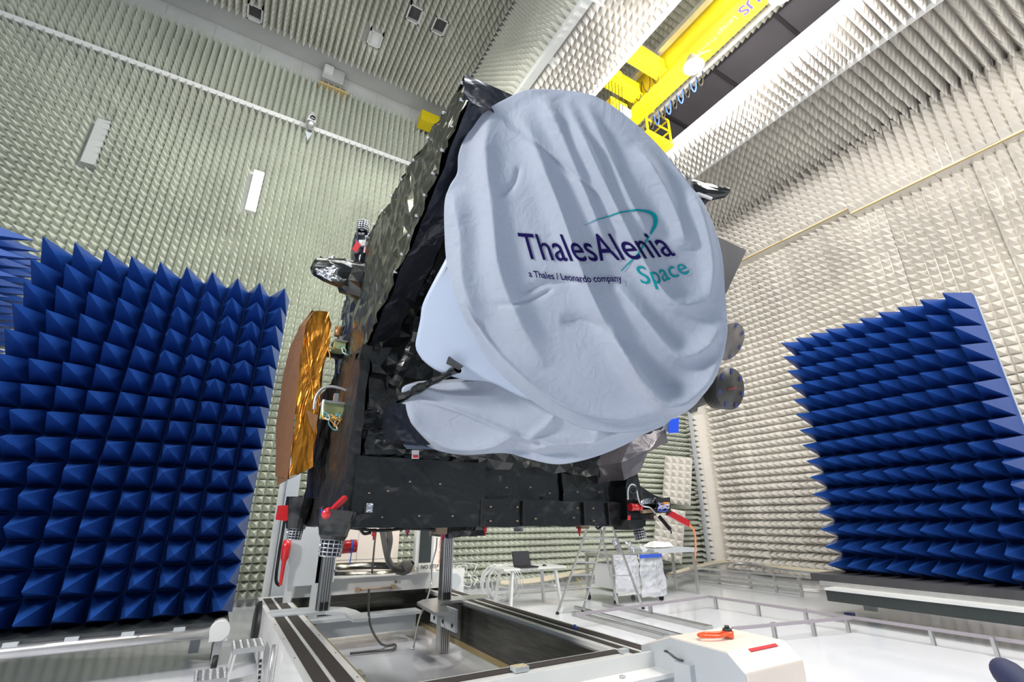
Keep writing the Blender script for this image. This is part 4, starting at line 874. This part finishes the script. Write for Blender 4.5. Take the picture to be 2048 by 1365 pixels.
# fairing cover on the near right corner
cv = root('dolly_cover', (3.75, 3.0, 0), 'cream white angular steel cover on the dolly corner, near foreground', 'cover')
prof = [(3.56, .735), (3.22, .855), (2.68, .85), (2.55, .745), (2.55, .04), (3.56, .04)]
mb = MB(); mb.prism([(3.4, y, z) for y, z in prof], (.70, 0, 0)); cvb = mb.build('shell', 'cream_paint', cv)
bv = cvb.modifiers.new('b', 'BEVEL'); bv.width = .012; bv.segments = 2
mb = MB(); mb.prism([(3.396, y+(.004 if y > 3 else .006), z-.012) for y, z in prof], (.004, 0, 0)); mb.build('side_plate', 'grey_paint', cv)
mb = MB(); mb.box((3.34, 3.0, .56), (3.40, 3.16, .70)); mb.build('hinge_bracket', 'grey_paint', cv)
mb = MB(); mb.tube([(3.38, 3.28, .74), (3.35, 3.22, .75), (3.36, 3.16, .72), (3.38, 3.1, .71)], .008); mb.build('latch', 'darksteel', cv)
mb = MB(); q0 = Vector((3.93, 2.64, 0)); mb.prism([(3.62, 2.668, .8415), (3.96, 2.668, .8415), (3.96, 2.648, .829), (3.62, 2.648, .829)], (0, .0, .004)); mb.build('red_line', 'redtag', cv)
# orange lifting shackle on the cover
p = atZ(1430, 1273, .86); sh = root('swivel_shackle', p, 'orange swivel lifting shackle lying on top of the cream cover', 'shackle')
a = atZ(1400, 1272, .885); b = atZ(1462, 1268, .885); mid = (a+b)/2; d = (b-a).normalized(); e = Vector((-d.y, d.x, 0)); Lh = (b-a).length/2
mb = MB(); pts = [mid+d*Lh*math.cos(t)*1.05+e*.05*math.sin(t)*(1.2 if math.cos(t) < 0 else .8) for t in [2*math.pi*k/16 for k in range(17)]]; mb.tube(pts, .014, 8, 3); mb.build('link', 'orange_red', sh)
mb = MB(); q = b-d*.03; q.z = .862; mb.cyl(q, q+Vector((0, 0, .045)), .045); mb.build('swivel_base', 'orange_red', sh)
mb = MB(); mb.cyl(q+Vector((0, 0, .045)), q+Vector((0, 0, .062)), .036); mb.cyl(q+Vector((0, 0, .062)), q+Vector((0, 0, .082)), .02, n=6); mb.build('bolt_head', 'darksteel', sh)
# ================================================================== THINGS ON THE FLOOR
# step stool
st = root('step_stool', (.42, 6.6, 0), 'two-step aluminium stool beside the left beam of the dolly', 'stool')
tz, lz = .49, .245
def stepbox(x0, x1, y0, y1, z, name):
    mb = MB(); mb.box((x0, y0, z-.05), (x1, y1, z)); s_ = mb.build(name, 'alu', st)
    mb = MB()
    for i in range(9):
        for j in range(9):
            xx = x0+(i+.5)*(x1-x0)/9; yy = y0+(j+.5)*(y1-y0)/9; mb.obox((xx, yy, z+.002), (1, .6 if i % 2 else -.6, 0), .008, .004, .024)
    o = mb.build('tread_ridges', 'cage', s_); o['kind'] = 'stuff'
stepbox(.40, .70, 6.42, 6.85, tz, 'upper_step'); stepbox(.10, .39, 6.42, 6.85, lz, 'lower_step')
for yy in (6.44, 6.83):
    mb = MB(); mb.bar((.43, yy, tz-.03), (.38, yy, 0), .035, .02); mb.build('leg', 'white_paint', st)
    mb = MB(); mb.bar((.68, yy, tz-.03), (.73, yy, 0), .035, .02); mb.build('leg', 'white_paint', st)
    mb = MB(); mb.bar((.12, yy, lz-.03), (.10, yy, 0), .035, .02); mb.build('leg', 'white_paint', st)
    mb = MB(); mb.bar((.12, yy, .08), (.70, yy, .12), .02, .035); mb.build('brace', 'white_paint', st)
mb = MB(); [mb.box((.665+.005*k, 6.408, .34-k*.05), (.69+.005*k, 6.411, .37-k*.05)) for k in range(5)]; mb.build('warning_marks', 'black_text', st)
# ladder
f1, f2 = atZ(1114, 1230, 0), atZ(1165, 1227, 0); r1_, r2_ = atZ(1238, 1220, 0), atZ(1287, 1219, 0)
ft = lambda x: CAM+ray(x[0], x[1])*((sA*f1.x+cA*f1.y+sA*r1_.x+cA*r1_.y)/2/(sA*ray(*x).x+cA*ray(*x).y))
t1, t2 = ft((1184, 1030)), ft((1216, 1032))
ld = root('step_ladder', (f1+r2_)/2, 'tall aluminium A-frame step ladder standing behind the satellite', 'ladder')
for a, b, nm in ((f1, t1, 'front_rail'), (f2, t2, 'front_rail'), (r1_, t1+(t2-t1)*.3, 'rear_rail'), (r2_, t2, 'rear_rail')):
    mb = MB(); mb.bar(a, b, .045, .03); o = mb.build(nm, 'alu', ld); mb = MB(); mb.bar(a, a+(b-a).normalized()*.05, .055, .04); mb.build('foot', 'black', o)
for k in range(1, 8):
    t = k/8; mb = MB(); mb.bar(f1.lerp(t1, t), f2.lerp(t2, t), .06, .025); mb.build('rung', 'alu', ld)
for t in (.35, .75): mb = MB(); mb.bar(r1_.lerp(t1, t), r2_.lerp(t2, t), .03, .02); mb.build('rear_brace', 'alu', ld)
mb = MB(); mb.bar(t1, t2, .3, .04); mb.build('platform', 'grey_paint', ld)
# trestle table with laptop
ta, tb, tc_ = atZ(995, 1133, .78), atZ(1105, 1130, .78), None
tx0, tx1 = 5.35, 6.95; ty0, ty1 = 9.45, 10.15
tt = root('trestle_table', (6.1, 9.8, 0), 'white trestle table carrying the open laptop', 'table')
mb = MB(); mb.box((tx0, ty0, .75), (tx1, ty1, .79)); mb.build('tabletop', 'white_paint', tt)
for xx in (tx0+.25, tx1-.25):
    for yy in (ty0+.08, ty1-.08):
        mb = MB(); s_ = .12 if yy > ty0+.3 else -.02; mb.bar((xx, yy, .75), (xx+(.12 if xx > 6 else -.06), yy+s_, 0), .07, .05); mb.build('leg', 'white_paint', tt)
    mb = MB(); mb.bar((xx, ty0+.08, .4), (xx, ty1-.08, .4), .04); mb.build('brace', 'white_paint', tt)
lp0 = atZ(1015, 1132, .80); lp = root('laptop', (lp0.x+.15, lp0.y, .79), 'open black laptop on the white trestle table', 'laptop')
x0 = lp0.x; yb = 9.72
mb = MB(); mb.prism([(x0-.02, yb-.30, .792), (x0+.42, yb-.30, .792), (x0+.42, yb, .792), (x0-.02, yb, .792)], (0, 0, .025)); mb.build('keyboard_base', 'black', lp)
mb = MB(); mb.prism([(x0-.02, yb, .80), (x0+.42, yb, .80), (x0+.42, yb+.1, 1.10), (x0-.02, yb+.1, 1.10)], (0, .015, 0)); s_ = mb.build('lid', 'black', lp)
mb = MB(); mb.prism([(x0, yb-.003, .82), (x0+.40, yb-.003, .82), (x0+.40, yb+.088, 1.085), (x0, yb+.088, 1.085)], (0, .004, 0)); mb.build('screen', 'screen', s_)
mb = MB(); mb.lathe((tx1-.45, ty0+.2, .79), (0, 0, 1), [(.05, 0), (.045, .02), (.02, .035), (.001, .037)], 14); o = mb.build('computer_mouse', 'black'); tag(o, 'small black mouse on the white trestle table', 'mouse')
# coil of white cable on a reel beside the table
cr = root('cable_coil', atZ(1000, 1190, 0), 'big loose coil of white cable beside the trestle table', 'cable coil')
c = atZ(1000, 1205, 0)+Vector((0, 0, .38)); rr = random.Random(3)
for k in range(14):
    R_ = .34+rr.uniform(-.06, .08); cc = c+Vector((rr.uniform(-.08, .1), rr.uniform(-.12, .12), rr.uniform(-.04, .02))); ax = Vector((rr.uniform(-.3, .3)+.4, 1, rr.uniform(-.2, .2)))
    mb = MB(); mb.torus(cc, ax, R_, .009, 40, 6); mb.build('cable_loop', 'cable_white', cr)
# heap of white cables behind the post
ch = root('cable_heap', atZ(925, 1195, 0), 'tangle of thin white cables on the floor behind the right post', 'cables')
for k in range(12):
    c = atZ(925+rr.uniform(-18, 20), 1193, 0); mb = MB(); pts = [c+Vector((rr.uniform(-.3, .3), rr.uniform(-.3, .3), rr.uniform(.02, .75))) for _ in range(5)]; mb.tube(pts, .009, 6); mb.build('cable', 'cable_white', ch)
# covered trolley
tr = root('trolley', (8.9, 9.6, 0), 'covered equipment trolley wrapped in clear plastic, right of the ladder', 'trolley')
tA = atZ(1200, 1196, .1); 
X0t, X1t, Y0t, Y1t = 7.85, 9.3, 8.9, 9.9
mb = MB(); mb.box((X0t, Y0t, .95), (X1t, Y1t, 1.02)); mb.build('top_shelf', 'alu', tr)
mb = MB(); mb.box((X0t, Y0t, .18), (X1t, Y1t, .24)); mb.build('bottom_shelf', 'white_paint', tr)
for xx in (X0t+.03, X1t-.03):
    for yy in (Y0t+.03, Y1t-.03): mb = MB(); mb.box((xx-.03, yy-.03, .1), (xx+.03, yy+.03, .95)); l_ = mb.build('leg', 'alu', tr); mb = MB(); mb.cyl((xx-.02, yy, .06), (xx+.02, yy, .06), .06); mb.build('castor', 'black', l_)
mb = MB(); mb.grid((X0t-.02, Y0t-.04, 1.0), (X0t+.7, Y0t-.04, 1.0), (X0t+.7, Y0t-.06, .25), (X0t-.02, Y0t-.06, .25), 16, 14, False); mb.crumple(.03, 4, 80); mb.build('clear_cover', 'plastic', tr, smooth=True)
mb = MB(); mb.grid((X0t+.72, Y0t-.06, 1.0), (X1t+.02, Y0t-.06, 1.0), (X1t+.05, Y0t-.1, .12), (X0t+.70, Y0t-.1, .12), 20, 18, False); mb.crumple(.04, 4, 81); mb.build('hanging_sheet', 'plastic', tr, smooth=True)
mb = MB(); mb.box((X0t+.74, Y0t-.09, .92), (X1t, Y0t-.075, 1.0)); mb.build('blue_hem', 'tape', tr)
mb = MB(); mb.box((X0t+.1, Y0t+.1, .3), (X0t+.62, Y1t-.2, .8)); mb.build('inner_case', 'whitetag', tr)
for k in range(3): mb = MB(); mb.grid((X0t+.3+k*.4, Y0t+.2, 1.02), (X0t+.6+k*.4, Y0t+.3, 1.03), (X0t+.55+k*.4, Y0t+.5, 1.35-k*.08), (X0t+.35+k*.4, Y0t+.4, 1.3), 6, 6); mb.crumple(.08, 5, 90+k); mb.build('crumpled_film', 'silver' if k < 2 else 'plastic', tr)
# workbench behind the trolley
wb = root('work_bench', (10.2, 9.6, 0), 'long grey bench behind the covered trolley', 'bench')
mb = MB(); mb.box((9.35, 9.1, .98), (10.9, 9.9, 1.08)); mb.build('bench_top', 'grey_paint', wb)
for xx in (9.45, 10.8):
    for yy in (9.15, 9.85): mb = MB(); mb.box((xx-.03, yy-.03, 0), (xx+.03, yy+.03, .98)); mb.build('leg', 'alu', wb)
mb = MB(); mb.ghex([(9.6, 9.3, 1.08), (10.3, 9.3, 1.08), (10.3, 9.7, 1.08), (9.6, 9.7, 1.08), (9.7, 9.35, 1.2), (10.2, 9.35, 1.18), (10.2, 9.6, 1.2), (9.7, 9.6, 1.2)], .1); mb.crumple(.02, 5, 95); mb.v = [(x, y, z+.03) for x, y, z in mb.v]; o = mb.build('dust_sheet', 'whitetag'); tag(o, 'folded white sheet lying on the grey bench', 'sheet')
# aluminium rails on the floor
def rails(lab, name, P, Q, w, h, m='alu', grp=None, legs=0, z0=0):
    r = root(name, (Vector(P)+Vector(Q))/2*Vector((1, 1, 0)) if False else Vector(((P[0]+Q[0])/2, (P[1]+Q[1])/2, 0)), lab, 'rail', grp)
    a, b = Vector((P[0], P[1], z0+h/2)), Vector((Q[0], Q[1], z0+h/2)); mb = MB(); mb.bar(a, b, w, h); mb.build('profile', m, r)
    d = (b-a).normalized(); e = Vector((-d.y, d.x, 0)); mb = MB(); mb.bar(a+e*w*.28+Vector((0, 0, h/2+.001)), b+e*w*.28+Vector((0, 0, h/2+.001)), .012, .003); mb.bar(a-e*w*.28+Vector((0, 0, h/2+.001)), b-e*w*.28+Vector((0, 0, h/2+.001)), .012, .003); mb.build('groove', 'darksteel', r)
    for k in range(legs):
        t = (k+.5)/legs; q = a.lerp(b, t); mb = MB(); mb.box((q.x-.035, q.y-.035, 0), (q.x+.035, q.y+.035, z0)); mb.build('leg', 'alu', r)
        if m == 'rail_purple': pass
    return r
def zz(x, y, z=0): p = atZ(x, y, z); return (p.x, p.y)
rails('double aluminium profile on the floor nearest the right dolly beam', 'floor_rail', zz(1150, 1232), zz(1335, 1282), .16, .07)
rails('double aluminium profile on the floor beside the ladder feet', 'floor_rail', zz(1210, 1213), zz(1420, 1262), .16, .07)
rails('thin aluminium profile between the two floor rails', 'floor_rail', zz(1150, 1218), zz(1370, 1278), .05, .05)
M['rail_purple'] = mat('grey_violet_profile', (.42, .38, .42), .4, metal=.3)
fr_ = root('rail_frame', (8.5, 6.3, 0), 'low grey rail frame standing on the white floor at right', 'frame')
mb = MB(); zf = .22
c1_, c2_, c3_, c4_ = zz(1150, 1230, zf), zz(1418, 1194, zf), zz(1705, 1236, zf), zz(1465, 1258, zf)
for a, b in ((c1_, c2_), (c2_, zz(2060, 1288, zf)), (c3_, c4_)):
    q = MB(); q.bar((a[0], a[1], zf), (b[0], b[1], zf), .035, .045); q.build('rail', 'rail_purple', fr_)
for (x, y) in ((1546, 1248), (1624, 1242), (1692, 1236), (1300, 1209), (1430, 1196), (1515, 1208), (1610, 1221), (1860, 1258), (1985, 1278)):
    p = atZ(x, y, zf); q = MB(); q.box((p.x-.04, p.y-.02, 0), (p.x-.015, p.y+.02, zf+.02)); q.box((p.x+.015, p.y-.02, 0), (p.x+.04, p.y+.02, zf+.02)); q.build('leg', 'alu', fr_)
q = MB(); p = atZ(1700, 1233, zf); q.box((p.x-.06, p.y-.06, zf-.02), (p.x+.06, p.y+.06, zf+.05)); q.build('corner_clamp', 'navy_fabric', fr_)
# cable tray along the right wall with hoses
ct = root('cable_tray', (13, 8, 0), 'aluminium cable tray with beige hoses running along the right wall', 'cable tray')
def tz_(x, y, z): return atZ(x, y, z)
for (x0, y0, x1, y1, z_) in ((1345, 1143, 1600, 1173, .28), (1345, 1150, 1600, 1183, .10)):
    q = MB(); q.bar(tz_(x0, y0, z_), tz_(x1, y1, z_), .06, .07); q.build('tray_rail', 'alu', ct)
for x in (1436, 1497, 1548, 1598):
    p = tz_(x, 1140+(x-1436)*.12, .38); q = MB(); q.box((p.x-.03, p.y-.03, 0), (p.x+.03, p.y+.03, .42)); q.build('tray_post', 'alu', ct)
q = MB(); q.bar(tz_(1380, 1136, .42), tz_(1720, 1165, .42), .05, .05); q.build('tray_rail', 'alu', ct)
for k in range(5):
    q = MB(); q.tube([atZ(x, y+k*1.6, .35+.0*k) for x, y in ((1335, 1150), (1385, 1135), (1445, 1122), (1500, 1122), (1560, 1133), (1640, 1142), (1720, 1150))], .035, 8); q.build('hose', 'cable_beige' if k < 4 else 'alu', ct)
for k in range(2):
    q = MB(); q.tube([atZ(x, y+k*3, .05) for x, y in ((1500, 1170), (1590, 1178), (1660, 1184), (1705, 1200))], .02, 8); q.build('cable', 'alu', ct)
# left part of tray between table and ladder
c5 = root('hose_bundle', (7, 11, 0), 'beige hoses on low supports behind the trestle table', 'hoses')
for k in range(3):
    q = MB(); q.tube([atZ(x, y+k*3, .3) for x, y in ((1000, 1165), (1060, 1160), (1110, 1152), (1160, 1140), (1200, 1128))], .03, 8); q.build('hose', 'cable_beige', c5)
q = MB(); q.bar(atZ(985, 1180, .15), atZ(1200, 1165, .15), .12, .06); q.build('tray_rail', 'alu', c5)
q = MB(); q.tube([atZ(x, y, .1) for x, y in ((1154, 1158), (1160, 1166), (1164, 1175))], .02); q.build('yellow_hose', 'yellow', c5)
# cabinets behind the dolly
def thing_slab(name, m, rect, lab, cat, depth=.5):
    mb = MB(); b = slab(*rect, depth); mb.box((b[0], b[1], 0.0), b[3:]); o = mb.build(name, m); tag(o, lab, cat); return o
cb = root('equipment_cabinet', (3.2, 10.5, 0), 'tall cream cabinet seen under the satellite, behind the rear beam', 'cabinet')
b = slab(690, 1000, 792, 1155, 10.35, .8); mb = MB(); mb.box((b[0]-.7, 10.35, 0), (b[3], 11.1, 2.2)); mb.build('body', 'cream_paint', cb)
xm = atY(717, 1080, 10.34).x; mb = MB(); mb.box((xm-.006, 10.343, .1), (xm+.006, 10.35, 2.1)); mb.box((b[0]-.6, 10.343, 1.02), (b[3], 10.35, 1.03)); mb.build('door_gap', 'board', cb)
cb2 = root('control_cabinet', (4.6, 9.6, 0), 'slim white cabinet with red vertical writing beside the right post', 'cabinet')
b = slab(866, 1000, 889, 1150, 9.3, .5); mb = MB(); mb.box((b[0], 9.3, 0), (b[3]+.15, 9.8, 1.95)); mb.build('body', 'cream_paint', cb2)
p = atY(882, 1128, 9.29); text_on('TRANSLATION', (p.x, 9.29, p.z), (0, 0, 1), (-1, 0, 0), .05, 'red_text', parent=cb2, bold=.01)
# black cable bundle hanging under the satellite
hb = root('cable_bundle', (2.9, 8.3, .95), 'thick black sleeved cable bundle hanging below the satellite onto the rear beam', 'cable bundle')
for k, (dx, dy) in enumerate(((0, 0), (12, -2))):
    q = MB(); q.tube([atY(x+dx*(1 if y < 1090 else 0), y, 7.9) for x, y in ((762, 1045), (768, 1080), (775, 1115), (785, 1134), (798, 1140), (812, 1138))], .045, 10); q.build('sleeve', 'hose', hb)
q = MB(); p = atY(815, 1137, 8.0); q.lathe(p-Vector((.1, 0, 0)), CR*1+CU*.5, [(.05, -.1), (.1, .0), (.12, .1), (.03, .2)], 12); q.crumple(.03, 8, 2); q.build('sleeve_end', 'hose', hb, smooth=False)
o = MB().tube([atY(x, y, 7.7) for x, y in ((752, 1062), (748, 1100), (744, 1148))], .014).build('hanging_cable', 'hose'); tag(o, 'thin grey cable hanging straight down left of the black bundle', 'cable')
o = MB().tube([atY(x, y, 7.6) for x, y in ((738, 1178), (737, 1220), (742, 1255), (757, 1283))]+[atZ(x, y, .03) for x, y in ((770, 1292), (790, 1290), (785, 1300), (740, 1304), (700, 1308))], .016).build('floor_cable', 'hose'); tag(o, 'grey cable dropping from the rear beam and curling on the floor', 'cable')
o = MB().tube([atY(x, y, 7.5) for x, y in ((874, 1075), (872, 1100), (864, 1130), (862, 1170))]+[atY(850, 1210, 7.0), atY(838, 1240, 6.6), atY(826, 1300, 6.2)], .012).build('wire_rope', 'cage'); tag(o, 'thin silvery tether running from the satellite to the floor', 'wire')
o = MB().tube([atY(x, y, 8.4) for x, y in ((575, 1000), (568, 1050), (558, 1110), (552, 1160), (560, 1172))], .022).build('drop_cable', 'black'); tag(o, 'black cable hanging at the left of the satellite down to the dolly', 'cable')
# grey mast behind the left of the satellite
ms = root('grey_mast', (1.0, 9.2, 0), 'pale grey slanted mast left of the satellite, beside the blue wall', 'mast')
P0_, P1_ = atY(548, 1230, 9.2), atY(585, 960, 9.2)
mb = MB(); mb.bar((P0_.x, 9.2, 0), P1_+Vector((0, 0, .6)), .24, .2); mb.build('post', 'grey_paint', ms)
mb = MB(); mb.bar((P0_.x-.18, 9.15, 0), P1_+Vector((-.14, 0, .6)), .05, .1); mb.build('edge_rail', 'white_paint', ms)
# red lock-out cylinder with blue strap
rc = root('red_cylinder', atY(700, 1110, 7.3), 'red cylinder with blue strap fixed below the left thruster', 'cylinder')
a, b = atY(679, 1096, 7.3), atY(712, 1093, 7.3); mb = MB(); mb.cyl(a, b, .085, n=24); mb.build('body', 'red', rc)
mb = MB(); mb.cyl(a-Vector((.03, 0, 0)), a+Vector((.02, 0, 0)), .095); mb.build('white_flange', 'whitetag', rc)
mb = MB(); c = a.lerp(b, .68); mb.cyl(c-Vector((.012, 0, 0)), c+Vector((.02, 0, 0)), .088); mb.bar(c+Vector((0, -.09, -.05)), c+Vector((-.01, -.09, -.22)), .04, .006); mb.build('strap', 'tape', rc)
rc.location.z = a.z-.09
for ch_ in rc.children: ch_.location = Vector((0, 0, 0))
o = MB().lathe(atY(574, 1086, 8.0), (0, 0, -1), [(.001, -.04), (.05, -.03), (.06, .05), (.055, .2), (.03, .25), (.02, .55)], 14).build('red_bottle', 'red'); tag(o, 'red bottle shaped object hanging beside the grey left plate', 'bottle')
o = MB().lathe(atY(819, 1129, 8.42), (0, 0, -1), [(.001, -.03), (.09, -.03), (.1, .03), (.07, .05)], 18).build('warning_beacon', 'orange_red'); tag(o, 'small orange cap on a white base behind the rear beam', 'beacon')
# orange cable falling from red arm at right
o = MB().tube([P_(1378, 1050, 3.75), P_(1388, 1062, 3.9), P_(1391, 1085, 4.3)]+[atF(1391, 1105, 7.5), atF(1391, 1122, 12.9), Vector((10.86, 9.1, .7))], .012).build('orange_cable', 'orange'); tag(o, 'orange cable dropping from the red arm cover at right', 'cable')
# loose foam tiles in the back corner
for k, (cx_, cy_, an) in enumerate(((1357, 962, -.25), (1340, 1070, -.3))):
    p = atY(cx_, cy_, 11.8); r = root('foam_tile', p-Vector((0, 0, .7)), ['tilted loose cream foam tile near the back corner, upper one', 'tilted loose cream foam tile near the back corner, lower one'][k], 'foam tile', 'loose foam tiles')
    U_ = Vector((.55, -.8, an*.6)).normalized(); N_ = Vector((-.75, -.6, .1)).normalized(); V_ = U_.cross(N_).normalized(); V_ = V_ if V_.z > 0 else -V_; N_ = U_.cross(V_); N_ = N_ if N_.y < 0 else -N_
    W_, F_ = pyramids(p-U_*.5-V_*.8, U_, V_, N_, 4, 7, .23, .22, rs=k); np_mesh('foam_spikes', W_-np.array(r.location), F_, 'foam_right', parent=r)
    mb = MB(); q = p-U_*.5-V_*.8; mb.prism([q, q+U_*.92, q+U_*.92+V_*1.61, q+V_*1.61], -N_*.06); mb.build('foam_base', 'foam_plain', r)
# green door strip and floodlit post in the corner
mb = MB(); p = atY(1405, 1000, 12.3); mb.box((p.x-.12, 12.25, 0), (p.x-.02, 12.35, 6.3)); o = mb.build('corner_post', 'grey_paint'); tag(o, 'thin pale grey post running up the back right corner', 'post')
# near navy rounded object at the lower right edge
mb = MB(); a = atF(2012, 1345, 1.6); b = atF(2120, 1440, 1.35); mb.lathe(a, b-a, [(.001, -.035), (.02, -.03), (.033, -.012), (.038, .02), (.04, .12), (.04, .3)], 20); r = root('padded_stand', (b.x, b.y, 0), 'dark navy rounded padded end poking in at the lower right corner', 'stand'); mb.build('padded_end', 'navy_fabric', r); mb = MB(); mb.cyl((b.x, b.y, 0), b, .025); mb.cyl((b.x, b.y, 0), (b.x, b.y, .02), .2); mb.build('post', 'white_paint', r)
# blue tack bits
p = atZ(1150, 1258, BT+.006); o = MB().lathe(p, (0, 0, 1), [(.02, 0), (.022, .015), (.012, .035), (.001, .04)], 12).build('blue_knob', 'tape'); tag(o, 'tiny blue cap standing on the right dolly beam', 'cap')
# ================================================================== LIGHT
def area(name, loc, tgt, sx, sy, power, col=(1, 1, 1)):
    l = bpy.data.lights.new(name, 'AREA'); l.shape = 'RECTANGLE'; l.size = sx; l.size_y = sy; l.energy = power; l.color = col
    o = bpy.data.objects.new(name, l); COL.objects.link(o); o.location = loc; d = Vector(tgt)-Vector(loc); o.rotation_euler = d.to_track_quat('-Z', 'Y').to_euler(); return o
def pl(name, loc, power, rad=.15, col=(1, 1, 1)):
    l = bpy.data.lights.new(name, 'POINT'); l.energy = power; l.shadow_soft_size = rad; l.color = col
    o = bpy.data.objects.new(name, l); COL.objects.link(o); o.location = loc; return o
for k, p in enumerate(lamps): pl('flood_light', p-Vector((0, 0, .3)), 900, .2, (1, .96, .92))
area('fill_light', (-4, -3, 12), (2, 9, 6), 6, 4, 300, (.92, .98, 1))  # added broad fill from behind the camera, not a fixture of the hall
area('fill_light', (1.2, 5.5, 11.0), (1.8, 13, 4.0), 4, 3, 420, (1, .99, .93))  # added unseen light to brighten the middle of the back wall
area('fill_light', (8, -3, 10), (13, 9, 1), 5, 4, 800, (1, .96, .90))  # added unseen light to brighten the right wall
area('fill_light', (-6.5, 2.6, 5.5), (1.8, 2.2, 3.4), 1.0, 1.0, 620, (1, .94, .88))  # added grazing light from the left, brings out the cloth folds
area('fill_light', (3, 1, 12.0), (3, 5, 0), 4, 3, 500, (.97, .98, 1))  # added unseen overhead fill, aimed down at the floor
wd = bpy.data.worlds.new('world'); SC.world = wd; wd.use_nodes = True; bg = wd.node_tree.nodes['Background']; bg.inputs[0].default_value = (.72, .84, 1, 1); bg.inputs[1].default_value = .30
